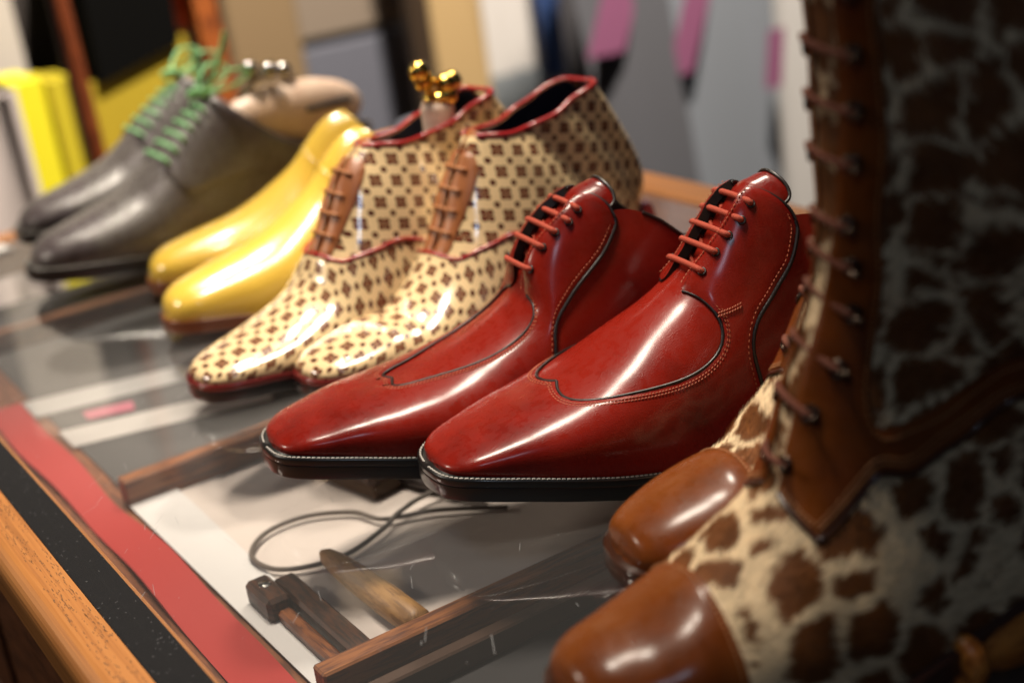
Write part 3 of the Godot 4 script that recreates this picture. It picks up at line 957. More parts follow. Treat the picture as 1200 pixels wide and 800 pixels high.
# ------------------------------------------------------------------ patterned ankle boot
func patterned_boot(label: String, at: Vector3, yaw: float, rows: Array) -> void:
	var t := thing("patterned_ankle_boot", label, "shoe", at, turn_of(yaw), "pair of patterned ankle boots")
	var L := Last.new(); L.rows = rows; L.build(ripple, 0.0003)
	var seam := curve([Vector2(8.08, -0.02), Vector2(8.12, 0.14), Vector2(8.2, 0.235), Vector2(8.45, 0.33), Vector2(9.4, 0.485), Vector2(10.35, 0.60), Vector2(11.2, 0.80), Vector2(11.5, 1.03)])
	var vamp := join([[Vector2(-0.5, -0.2), Vector2(8.11, -0.2)], seam, [Vector2(-0.5, 1.03)]])
	var fv := L.sdf(vamp)
	var mb := MB.new(); var wall := MB.new()
	panel(L, fv, proud(fv, 0.0013), plain, mb, wall, Color.WHITE, false, 0.0016)
	part("vamp", mb, M.patent, t)
	part("vamp_edge", wall, M.red_piping, t)
	var line := [Vector2(0.10, 0.1245), Vector2(0.145, 0.1225), Vector2(0.160, 0.1205), Vector2(0.180, 0.1215), Vector2(0.200, 0.1260), Vector2(0.218, 0.1315), Vector2(0.26, 0.139)]
	var ft := least(below(L, line), L.sdf(PackedVector2Array([Vector2(7.5, 0.035), Vector2(20.5, 0.035), Vector2(20.5, 1.05), Vector2(7.5, 1.05)])))
	var fq := least(ft, outside(fv, 0.003))
	mb = MB.new(); wall = MB.new()
	panel(L, fq, konst(L, 0.0), plain, mb, wall, Color.WHITE, false, 0.002)
	for k in mb.p.size():
		mb.uv[k] = Vector2(mb.p[k].x * 0.97 - mb.p[k].y * 0.22, mb.p[k].y * 0.97 + mb.p[k].x * 0.22)
	part("quarter", mb, M.patent, t)
	part("quarter_edge", wall, M.tan_strip, t)
	mb = MB.new()
	panel(L, fq, konst(L, -0.0022), plain, mb, null, Color.WHITE, true)
	part("lining", mb, M.navy, t)
	var ff := least(ft, L.sdf(join([curve([Vector2(8.1, 0.03), Vector2(8.14, 0.155), Vector2(8.9, 0.185), Vector2(9.97, 0.23), Vector2(10.9, 0.235), Vector2(11.35, 0.215), Vector2(11.62, 0.16), Vector2(11.66, 0.09), Vector2(11.5, 0.035)]), [Vector2(8.1, 0.035)]])))
	mb = MB.new(); wall = MB.new()
	panel(L, ff, proud(ff, 0.0016), patina, mb, wall, Color.WHITE, false, 0.0018)
	part("facing", mb, M.tan_strip, t)
	part("facing_edge", wall, M.tan_strip, t)
	mb = MB.new()
	var fg := L.sdf(PackedVector2Array([Vector2(7.8, -0.2), Vector2(12.6, -0.2), Vector2(12.6, 0.1), Vector2(7.8, 0.1)]))
	panel(L, fg, konst(L, -0.0012), plain, mb)
	part("tongue", mb, M.tan_strip, t)
	var pipe := MB.new()
	for s in [1.0, -1.0]:
		pipe.tube(on_surface(L, seam, 0.0, 0.0012, 0.0022, s)[0], 0.0012, 7)
	part("seam_piping", pipe, M.red_piping, t)
	# piping round the collar, found where the side view meets the topline
	var loop := PackedVector3Array()
	for i in L.nu:
		var got := collar_point(L, i, line, 1.0)
		if got != Vector3.INF: loop.append(got)
	var back := PackedVector3Array()
	for q in loop: back.append(Vector3(q.x, q.y, -q.z))
	back.reverse()
	loop = loop.duplicate(); loop.append_array(back)
	pipe = MB.new()
	pipe.tube(loop, 0.0016, 8)
	part("collar_piping", pipe, M.red_piping, t)
	for k in 4:
		var lb := MB.new()
		var u: float = [10.95, 10.2, 9.5, 8.75][k]
		lace_bar(L, Vector2(u, 0.13), Vector2(u + 0.05, -0.13), 0.0022, 0.0022, 0.0012, lb, 0.0006)
		part("lace", lb, M.tan_lace, t)
	add_sole(L, t, M.red_welt, M.black_sole, M.black_sole, 0.0035, 0.0105, 0.0034)

func collar_point(L: Last, i: int, line: Array, side: float) -> Vector3:
	var h := L.NV / 2
	for j in range(h, L.NV):
		var a: Vector3 = L.P[i][j]; var b: Vector3 = L.P[i][j + 1]
		var fa := height_at(line, a.x) - a.y; var fb := height_at(line, b.x) - b.y
		if fa <= 0.0 and fb > 0.0:
			return a.lerp(b, fa / (fa - fb))
	return Vector3.INF

# ------------------------------------------------------------------ yellow shoe
func yellow_shoe(label: String, at: Vector3, yaw: float) -> void:
	var t := thing("yellow_shoe", label, "shoe", at, turn_of(yaw), "pair of yellow shoes")
	var L := Last.new(); L.rows = YELLOW_ROWS; L.build(ripple, 0.0003)
	var mb := MB.new()
	var fy := below(L, [Vector2(0.10, 0.12), Vector2(0.150, 0.115), Vector2(0.163, 0.108), Vector2(0.176, 0.090), Vector2(0.195, 0.074), Vector2(0.225, 0.064), Vector2(0.27, 0.068)])
	panel(L, fy, konst(L, 0.0), plain, mb)
	part("upper", mb, M.yellow, t)
	mb = MB.new()
	panel(L, fy, konst(L, -0.002), plain, mb, null, Color.WHITE, true)
	part("lining", mb, M.tan_strip, t)
	var cr := MB.new()
	for s in [1.0, -1.0]:
		cr.tube(on_surface(L, curve([Vector2(9.6, 0.0), Vector2(9.55, 0.2), Vector2(9.8, 0.45), Vector2(10.6, 0.7)]), 0.0, 0.0001, 0.002, s)[0], 0.0009, 6)
	part("instep_seam", cr, M.yellow, t)
	add_sole(L, t, M.yellow_sole, M.yellow_sole, M.yellow_sole, 0.0022, 0.0085, 0.003)

# ------------------------------------------------------------------ grey derby
func grey_derby(label: String, at: Vector3, yaw: float, bow: bool) -> void:
	var t := thing("grey_derby_shoe", label, "shoe", at, turn_of(yaw), "pair of grey derby shoes")
	var L := Last.new(); L.rows = GREY_ROWS; L.build(ripple, 0.0004)
	var front := curve([Vector2(8.2, 0.12), Vector2(8.13, 0.2), Vector2(8.13, 0.3), Vector2(8.34, 0.48), Vector2(8.69, 0.62), Vector2(9.73, 0.69), Vector2(11.95, 0.81), Vector2(12.6, 1.03)])
	var lace := curve([Vector2(13.2, 0.12), Vector2(12.0, 0.10), Vector2(10.0, 0.11), Vector2(8.2, 0.12)])
	var line := [Vector2(0.10, 0.135), Vector2(0.160, 0.126), Vector2(0.175, 0.108), Vector2(0.192, 0.090), Vector2(0.212, 0.075), Vector2(0.24, 0.066), Vector2(0.31, 0.068)]
	var fq := least(L.sdf(join([front, [Vector2(18.2, 1.05), Vector2(18.2, 0.12)], lace])), below(L, line))
	var mb := MB.new(); var wall := MB.new()
	panel(L, fq, proud(fq, 0.0022), patina, mb, wall, Color.WHITE, false, 0.0045)
	part("quarters", mb, M.grey, t)
	part("quarter_edge", wall, M.dark_edge, t)
	mb = MB.new()
	panel(L, fq, konst(L, -0.0024), plain, mb, null, Color.WHITE, true)
	part("lining", mb, M.lining, t)
	mb = MB.new()
	panel(L, least(below(L, line), L.sdf(PackedVector2Array([Vector2(-0.5, -0.2), Vector2(13.4, -0.2), Vector2(13.4, 0.35), Vector2(18.3, 0.35), Vector2(18.3, 1.05), Vector2(-0.5, 1.05)]))), konst(L, 0.0), patina, mb)
	part("vamp_and_tongue", mb, M.grey, t)
	for k in 6:
		var lb := MB.new()
		var u := 8.5 + 0.52 * k
		var e: float = [0.29, 0.27, 0.25, 0.22, 0.20, 0.18][k]
		lace_bar(L, Vector2(u, e), Vector2(u + 0.06, -e), 0.0042, 0.0042, 0.0016, lb, 0.001)
		part("lace", lb, M.green_lace, t)
	var top := L.pos(11.4, 0.0) + Vector3(0, 0.006, 0)
	var knot := MB.new()
	knot.tube(bent([top + Vector3(-0.006, 0.001, -0.006), top + Vector3(0, 0.004, 0), top + Vector3(0.005, 0.001, 0.006)]), 0.0035, 8)
	for s in [1.0, -1.0]:
		knot.tube(bent([top, top + Vector3(0.006, 0.010, 0.010 * s), top + Vector3(0.020, 0.018, 0.022 * s), top + Vector3(0.036, 0.014, 0.024 * s), top + Vector3(0.024, 0.004, 0.012 * s), top]), 0.0014, 8)
	if bow:
		knot.tube(bent([top, top + Vector3(0.002, 0.014, -0.004), top + Vector3(0.008, 0.034, -0.010)]), 0.0018, 8)
		knot.tube(bent([top, top + Vector3(0.008, 0.012, 0.012), top + Vector3(0.022, 0.036, 0.012), top + Vector3(0.026, 0.046, 0.012)]), 0.0020, 8)
	part("bow", knot, M.green_lace, t)
	add_sole(L, t, M.grey_sole, M.black_sole, M.black_sole, 0.0045, 0.010, 0.0034, M.waxed)

# ------------------------------------------------------------------ giraffe hide boot
func giraffe_boot(label: String, at: Vector3, yaw: float, from_rows: Array) -> void:
	var t := thing("giraffe_hide_boot", label, "boot", at, turn_of(yaw), "pair of giraffe hide boots")
	var L := Last.new()
	L.STEP = 14; L.NV = 96
	var rows := []
	for r in from_rows:
		var c: Array = r.duplicate()
		rows.append(c)
	L.rows = rows; L.build(ripple, 0.0005)
	var cap := curve([Vector2(5.61, -0.02), Vector2(5.60, 0.2), Vector2(5.67, 0.45), Vector2(5.85, 0.68), Vector2(6.0, 0.85), Vector2(6.2, 1.03)])
	var fc := L.sdf(join([[Vector2(-0.5, -0.2), Vector2(5.62, -0.2)], cap, [Vector2(-0.5, 1.03)]]))
	var mb := MB.new(); var wall := MB.new()
	panel(L, fc, proud(fc, 0.0016, 0.004, 0.6), patina, mb, wall, Color.WHITE, false, 0.002)
	part("toe_cap", mb, M.tan, t)
	part("toe_cap_edge", wall, M.brown_sole, t)
	# facing that tapers to a point on the vamp, with a strap running back round the ankle
	var edge := curve([Vector2(22.0, 0.06), Vector2(17.0, 0.06), Vector2(14.4, 0.06), Vector2(12.83, 0.065), Vector2(11.55, 0.07), Vector2(10.02, 0.07), Vector2(9.17, 0.065), Vector2(8.3, 0.06), Vector2(7.95, 0.08)])
	var low := curve([Vector2(7.95, 0.08), Vector2(7.87, 0.16), Vector2(7.88, 0.26), Vector2(7.98, 0.37)])
	var tip := curve([Vector2(7.98, 0.37), Vector2(8.66, 0.415), Vector2(9.4, 0.455), Vector2(9.94, 0.49), Vector2(10.36, 0.56), Vector2(11.04, 0.595), Vector2(11.89, 0.625), Vector2(13.08, 0.62), Vector2(14.4, 0.66), Vector2(15.2, 0.80), Vector2(16.0, 1.05)])
	var rise := curve([Vector2(16.6, 1.05), Vector2(15.6, 0.72), Vector2(14.6, 0.58), Vector2(13.68, 0.545), Vector2(11.98, 0.545), Vector2(10.85, 0.475), Vector2(10.5, 0.42), Vector2(10.8, 0.365), Vector2(11.38, 0.335), Vector2(12.74, 0.285), Vector2(14.0, 0.215), Vector2(15.46, 0.18), Vector2(18.0, 0.16), Vector2(22.0, 0.16)])
	var ff := L.sdf(join([edge, low, tip, rise]))
	mb = MB.new(); wall = MB.new()
	panel(L, ff, proud(ff, 0.0022, 0.003, 0.55), patina, mb, wall, Color.WHITE, false, 0.003)
	part("facing", mb, M.tan, t)
	part("facing_edge", wall, M.brown_sole, t)
	var out := least(outside(fc, 0.003), outside(ff, 0.003))
	mb = MB.new()
	panel(L, least(out, konst(L, 1.0)), konst(L, 0.0), giraffe, mb)
	part("hide", mb, M.fur, t)
	# the hair itself
	var hair := MB.new()
	var fh := least(outside(fc, 0.0006), outside(ff, 0.0008))
	var w := L.NV + 1
	for k in 75000:
		var u := rng.randf_range(5.4, 21.8)
		var v := rng.randf_range(-0.75, 1.0)
		if v < -0.35 and rng.randf() < 0.7: continue
		var i := clampi(int(u * L.STEP), 0, L.nu - 2); var j := clampi(int((v + 1.0) * 0.5 * L.NV), 0, L.NV - 1)
		if rng.randf() > clampf(L.G[i] / 0.075, 0.3, 1.0): continue
		if fh[i * w + j] <= 0.0: continue
		var fx := u * L.STEP - i; var fy := (v + 1.0) * 0.5 * L.NV - j
		var pos := (L.P[i][j] as Vector3).lerp(L.P[i + 1][j], fx).lerp((L.P[i][j + 1] as Vector3).lerp(L.P[i + 1][j + 1], fx), fy)
		var n: Vector3 = L.N[i][j]
		var du: Vector3 = ((L.P[i + 1][j] as Vector3) - (L.P[i][j] as Vector3)).normalized()
		var dv: Vector3 = n.cross(du).normalized()
		var swirl := 0.5 * mottle.get_noise_2d(L.S[i] * 500.0, v * 40.0)
		var dir := (du * (0.85 + rng.randf() * 0.2) + dv * (swirl + rng.randf_range(-0.22, 0.22)) + n * rng.randf_range(0.12, 0.42)).normalized()
		var len := rng.randf_range(0.0026, 0.0046)
		var wd := dir.cross(n).normalized() * 0.00022
		var y := v * L.G[i]
		var c: Color = giraffe(L.S[i], y, pos) * rng.randf_range(0.75, 1.3)
		c.a = 1.0
		var nn := (n + dir * 0.2).normalized()
		var b := hair.p.size()
		hair.p.append_array(PackedVector3Array([pos - wd, pos + wd, pos + dir * len + n * 0.0002]))
		hair.n.append_array(PackedVector3Array([nn, nn, nn]))
		hair.c.append_array(PackedColorArray([c, c, c]))
		hair.uv.append_array(PackedVector2Array([Vector2.ZERO, Vector2.ZERO, Vector2.ZERO]))
		hair.tri(b, b + 1, b + 2)
	part("hair", hair, M.hair, t, "stuff")
	var st := MB.new(); var pipe := MB.new()
	for s in [1.0, -1.0]:
		stitches(st, on_surface(L, cap, 0.0022, 0.0016, 0.0022, s), 0.0016, 0.00035, Color.WHITE)
		for d in [0.0022, 0.0036]:
			stitches(st, on_surface(L, low, -d, 0.0022, 0.0022, s), 0.0016, 0.00035, Color.WHITE)
			stitches(st, on_surface(L, tip, -d, 0.0022, 0.0022, s), 0.0016, 0.00035, Color.WHITE)
		stitches(st, on_surface(L, rise, -0.0022, 0.0022, 0.0022, s), 0.0016, 0.00035, Color.WHITE)
		pipe.tube(on_surface(L, join([low, tip]), 0.0, 0.0012, 0.002, s)[0], 0.001, 6)
	part("stitching", st, M.hide_thread, t, "stuff")
	part("facing_piping", pipe, M.brown_sole, t)
	# laces over the hide tongue: eyelets below, hooks above
	var spots := [Vector2(8.66, 0.10), Vector2(9.77, 0.18), Vector2(10.79, 0.235), Vector2(11.98, 0.225), Vector2(12.91, 0.17), Vector2(13.68, 0.12), Vector2(15.2, 0.11), Vector2(16.2, 0.105), Vector2(17.1, 0.105), Vector2(18.0, 0.105)]
	for k in spots.size():
		var e: Vector2 = spots[k]
		var lb := MB.new()
		lace_bar(L, e, Vector2(e.x + 0.15, -minf(e.y, 0.15)), 0.003, 0.0026, 0.0013, lb, 0.0018)
		part("lace", lb, M.brown_lace, t)
		for s in [1.0, -1.0]:
			var v := e.y if s > 0 else -minf(e.y, 0.15)
			var n := L.nor(e.x, v); var p := L.pos(e.x, v) + n * 0.0022
			var du := (L.pos(e.x + 0.1, v) - L.pos(e.x - 0.1, v)).normalized()
			var dv := n.cross(du).normalized()
			var hk := MB.new()
			var ring := PackedVector3Array()
			for a in 17:
				ring.append(p + (du * cos(TAU * a / 16.0) + dv * sin(TAU * a / 16.0)) * 0.0026 + n * 0.0004)
			hk.tube(ring, 0.0011, 7, false)
			if s > 0.0:
				var o := -dv if dv.z < 0.0 else dv
				hk.tube(bent([p + n * 0.0002, p + n * 0.003 + o * 0.001, p + n * 0.0046 + o * 0.0032]), 0.0011, 7)
				ball(hk, p + n * 0.0048 + o * 0.0036, 0.0014)
			part("hook" if s > 0.0 else "eyelet", hk, M.bronze, t)
	add_sole(L, t, M.brown_sole, M.brown_sole, M.brown_sole, 0.0042, 0.0095, 0.003)

func ball(mb: MB, c: Vector3, r: float, sq := Vector3.ONE, rings := 10, segs := 16, col := Color.WHITE) -> void:
	var first := mb.p.size()
	for i in rings + 1:
		var a := PI * i / rings
		for s in segs:
			var g := TAU * s / segs
			var d := Vector3(sin(a) * cos(g), cos(a), sin(a) * sin(g))
			mb.v(c + d * sq * r, (d / sq).normalized(), col)
	for i in rings:
		for s in segs:
			var s2 := (s + 1) % segs
			mb.quad(first + i * segs + s, first + i * segs + s2, first + (i + 1) * segs + s2, first + (i + 1) * segs + s)

# turned shape: profile of (radius, distance) along an axis
func lathe(mb: MB, at: Vector3, axis: Vector3, prof: Array, segs := 28) -> void:
	var a := axis.normalized()
	var u := (Vector3.UP if absf(a.y) < 0.9 else Vector3.RIGHT).cross(a).normalized()
	var w := a.cross(u)
	var first := mb.p.size()
	var m := prof.size()
	for i in m:
		var t: Vector2 = (prof[mini(i + 1, m - 1)] - prof[maxi(i - 1, 0)])
		var nr := Vector2(t.y, -t.x).normalized()
		for s in segs:
			var g := TAU * s / segs
			var d := u * cos(g) + w * sin(g)
			mb.v(at + d * prof[i].x + a * prof[i].y, (d * nr.x + a * nr.y).normalized())
	for i in m - 1:
		for s in segs:
			var s2 := (s + 1) % segs
			mb.quad(first + i * segs + s, first + i * segs + s2, first + (i + 1) * segs + s2, first + (i + 1) * segs + s)

# box with chamfered edges
func block(mb: MB, lo: Vector3, hi: Vector3, ch := 0.001, col := Color.WHITE, turn := Transform3D()) -> void:
	var m := (lo + hi) * 0.5; var h := (hi - lo) * 0.5
	ch = minf(ch, minf(h.x, minf(h.y, h.z)) * 0.6)
	var ax := [Vector3.RIGHT, Vector3.UP, Vector3.BACK]
	for k in 3:
		var a: Vector3 = ax[k]; var b: Vector3 = ax[(k + 1) % 3]; var d: Vector3 = ax[(k + 2) % 3]
		var ha := h[k]; var hb := h[(k + 1) % 3]; var hd := h[(k + 2) % 3]
		for s in [-1.0, 1.0]:
			var o: Vector3 = m + a * ha * s
			var x := b * (hb - ch); var y := d * (hd - ch)
			mb.face(turn * (o - x - y), turn * (o + x - y), turn * (o + x + y), turn * (o - x + y), turn.basis * (a * s), col)
			for s2 in [-1.0, 1.0]:
				# chamfer between faces a and b
				var p0: Vector3 = m + a * ha * s + b * (hb - ch) * s2
				var p1: Vector3 = m + a * (ha - ch) * s + b * hb * s2
				var z := d * (hd - ch)
				mb.face(turn * (p0 - z), turn * (p0 + z), turn * (p1 + z), turn * (p1 - z), turn.basis * ((a * s + b * s2).normalized()), col)
	for sx in [-1.0, 1.0]:
		for sy in [-1.0, 1.0]:
			for sz in [-1.0, 1.0]:
				var q := Vector3(sx, sy, sz)
				var nn := turn.basis * q.normalized()
				mb.tri(mb.v(turn * (m + Vector3(h.x * sx, (h.y - ch) * sy, (h.z - ch) * sz)), nn, col), mb.v(turn * (m + Vector3((h.x - ch) * sx, h.y * sy, (h.z - ch) * sz)), nn, col), mb.v(turn * (m + Vector3((h.x - ch) * sx, (h.y - ch) * sy, h.z * sz)), nn, col))

# a flat shape (x, z) with thickness from y0 to y1
func plate(mb: MB, pts: PackedVector2Array, y0: float, y1: float, col := Color.WHITE) -> void:
	var tri := Geometry2D.triangulate_polygon(pts)
	for y in [y0, y1]:
		var n := Vector3.UP if y == y1 else Vector3.DOWN
		var ids := []
		for q in pts: ids.append(mb.v(Vector3(q.x, y, q.y), n, col))
		for k in range(0, tri.size(), 3):
			mb.tri(ids[tri[k]], ids[tri[k + 1]], ids[tri[k + 2]])
	var mid := Vector2.ZERO
	for q in pts: mid += q / pts.size()
	for k in pts.size():
		var a := pts[k]; var b := pts[(k + 1) % pts.size()]
		var e := (b - a).orthogonal().normalized()
		if e.dot((a + b) * 0.5 - mid) < 0.0: e = -e
		mb.face(Vector3(a.x, y0, a.y), Vector3(b.x, y0, b.y), Vector3(b.x, y1, b.y), Vector3(a.x, y1, a.y), Vector3(e.x, 0, e.y), col)

# a flat shape (z, y) standing upright at x, with thickness along x
func standing(mb: MB, pts: Array, x: float, thick: float, col := Color.WHITE) -> void:
	var flat := MB.new()
	var q := PackedVector2Array()
	for p in pts: q.append(p)
	plate(flat, q, 0.0, thick, col)
	for k in range(0, flat.ix.size(), 3):
		var a := flat.ix[k]
		flat.ix[k] = flat.ix[k + 2] + mb.p.size(); flat.ix[k + 1] += mb.p.size(); flat.ix[k + 2] = a + mb.p.size()
	for k in flat.p.size():
		var a := flat.p[k]; var n := flat.n[k]
		mb.p.append(Vector3(x - a.y, a.z, a.x)); mb.n.append(Vector3(-n.y, n.z, n.x)); mb.c.append(flat.c[k]); mb.uv.append(Vector2(a.x, a.z))
	mb.ix.append_array(flat.ix)

# ------------------------------------------------------------------ the display case
func display_case() -> void:
	var t := thing("display_case", "wooden glass-topped display case with a black strip along its front rail", "display case")
	var oak := wood(Color(0.64, 0.41, 0.21), Color(0.70, 0.46, 0.24), 12, 0.42, Vector3(0.5, 34, 34))
	var walnut := wood(Color(0.34, 0.19, 0.10), Color(0.46, 0.27, 0.15), 31, 0.5, Vector3(2.2, 22, 22))
	var front := MB.new()
	var prof := []
	for k in 9:
		var g := PI * 0.5 * k / 8.0
		prof.append(Vector2(0.1655 + 0.010 * sin(g), -0.009 + 0.0115 * cos(g)))
	prof.push_front(Vector2(0.1535, 0.0025))
	prof.append(Vector2(0.1755, -0.022)); prof.append(Vector2(0.173, -0.026)); prof.append(Vector2(0.1535, -0.026))
	extrude(front, prof, -0.72, 0.62)
	part("front_rail", front, oak, t)
	# pores of the oak, short dark grooves
	var pores := MB.new()
	for k in 1500:
		var x := rng.randf_range(-0.28, 0.2); var z := rng.randf_range(0.1545, 0.1665)
		if mottle.get_noise_2d(x * 300.0, z * 9000.0) < -0.02: continue
		var l := rng.randf_range(0.0008, 0.0030); var wd := rng.randf_range(0.00008, 0.00018)
		var y := 0.00256 if z < 0.1652 else 0.00256 - (z - 0.1652) * 0.06
		pores.face(Vector3(x, y, z - wd), Vector3(x + l, y, z - wd), Vector3(x + l, y, z + wd), Vector3(x, y, z + wd), Vector3.UP)
	part("wood_pores", pores, mat(lin(0.14, 0.065, 0.025), 0.8), t, "stuff")
	var strip := MB.new()
	block(strip, Vector3(-0.72, -0.004, 0.1345), Vector3(0.62, 0.0012, 0.1532), 0.0006)
	var felt := mat(lin(0.012, 0.012, 0.0135), 0.7)
	felt.metallic_specular = 0.25
	felt.heightmap_enabled = true; felt.heightmap_texture = grain; felt.heightmap_scale = 0.03; felt.uv1_triplanar = true; felt.uv1_scale = Vector3.ONE * 60
	part("black_strip", strip, felt, t)
	var lint := MB.new()
	for k in 160:
		var a := Vector3(rng.randf_range(-0.3, 0.15), 0.00135, rng.randf_range(0.135, 0.1525))
		var g := rng.randf() * TAU
		var d := Vector3(cos(g), 0, sin(g)) * rng.randf_range(0.0002, 0.0014); var e := d.cross(Vector3.UP).normalized() * 0.00012
		lint.face(a - e, a + d - e, a + d + e, a + e, Vector3.UP)
	part("lint", lint, mat(lin(0.14, 0.14, 0.15), 0.8), t, "stuff")
	var lip := MB.new()
	block(lip, Vector3(-0.72, -0.05, 0.1318), Vector3(0.62, -0.0015, 0.1343), 0.0008)
	part("inner_lip", lip, oak, t)
	var back := MB.new()
	block(back, Vector3(-0.72, -0.03, -0.432), Vector3(0.62, 0.004, -0.400), 0.003)
	part("back_rail", back, oak, t)
	for x in [-0.745, 0.62]:
		var e := MB.new()
		block(e, Vector3(x, -0.03, -0.432), Vector3(x + 0.025, 0.004, 0.175), 0.003)
		part("end_rail", e, oak, t)
	var glass := StandardMaterial3D.new()
	glass.albedo_color = Color(1, 1, 1, 0.02); glass.transparency = BaseMaterial3D.TRANSPARENCY_ALPHA
	glass.roughness = 0.03; glass.metallic_specular = 0.5
	var g := MB.new()
	g.face(Vector3(-0.72, 0, -0.4), Vector3(0.62, 0, -0.4), Vector3(0.62, 0, 0.1345), Vector3(-0.72, 0, 0.1345), Vector3.UP)
	part("glass_top", g, glass, t)
	# fine scratches and dust on the glass
	var sc := MB.new()
	for k in 260:
		var a := Vector3(rng.randf_range(-0.35, 0.3), 0.00025, rng.randf_range(-0.08, 0.132))
		var gg := rng.randfn(0.5, 0.5)
		var l := rng.randf_range(0.002, 0.014) if k < 130 else rng.randf_range(0.0002, 0.0006)
		var d := Vector3(cos(gg), 0, sin(gg)) * l; var e := d.cross(Vector3.UP).normalized() * rng.randf_range(0.00004, 0.0001) * (1.0 if k < 130 else 2.0)
		sc.face(a - e, a + d - e, a + d + e, a + e, Vector3.UP)
	part("scratches", sc, mat(lin(0.26, 0.26, 0.27), 0.5), t, "stuff")
	var b := MB.new()
	block(b, Vector3(-0.72, -0.075, -0.4), Vector3(0.62, -0.054, 0.1318), 0.001)
	part("floor_board", b, walnut, t)
	for x in [-0.60, -0.245, 0.021]:
		var d := MB.new()
		block(d, Vector3(x, -0.0535, -0.4), Vector3(x + 0.012, -0.036, 0.0805), 0.001)
		part("divider", d, wood(Color(0.33, 0.17, 0.07), Color(0.52, 0.31, 0.14), 44, 0.5, Vector3(22, 22, 2.2)), t)
	for k in 5:
		var y1 := -0.028 - 0.17 * k
		var d := MB.new()
		var x0 := -0.72
		for n in 3:
			d = MB.new()
			block(d, Vector3(x0 + 0.447 * n, y1 - 0.162, 0.150), Vector3(x0 + 0.447 * n + 0.438, y1, 0.164 - 0.002 * (n % 2)), 0.002)
			part("drawer_front", d, walnut, t)
			var kn := MB.new()
			lathe(kn, Vector3(x0 + 0.447 * n + 0.219, y1 - 0.081, 0.163), Vector3(0, 0, 1), [Vector2(0.0, 0), Vector2(0.006, 0), Vector2(0.005, 0.008), Vector2(0.011, 0.013), Vector2(0.012, 0.018), Vector2(0.008, 0.023), Vector2(0.0, 0.024)], 16)
			part("drawer_knob", kn, M.brass, t)
	var carc := MB.new()
	block(carc, Vector3(-0.72, -0.9, -0.42), Vector3(0.62, -0.076, 0.149), 0.002)
	part("carcass", carc, walnut, t)

func extrude(mb: MB, prof: Array, x0: float, x1: float) -> void:
	var m := prof.size()
	var mid := Vector2.ZERO
	for q in prof: mid += q / m
	for k in m:
		var a: Vector2 = prof[k]; var b: Vector2 = prof[(k + 1) % m]
		var e := Vector2((b - a).y, -(b - a).x).normalized()
		if e.dot((a + b) * 0.5 - mid) < 0.0: e = -e
		mb.face(Vector3(x0, a.y, a.x), Vector3(x1, a.y, a.x), Vector3(x1, b.y, b.x), Vector3(x0, b.y, b.x), Vector3(0, e.y, e.x))
	for x in [x0, x1]:
		var n := Vector3(-1 if x == x0 else 1, 0, 0)
		var ids := []
		for q in prof: ids.append(mb.v(Vector3(x, q.y, q.x), n))
		for k in range(1, m - 1): mb.tri(ids[0], ids[k], ids[k + 1])

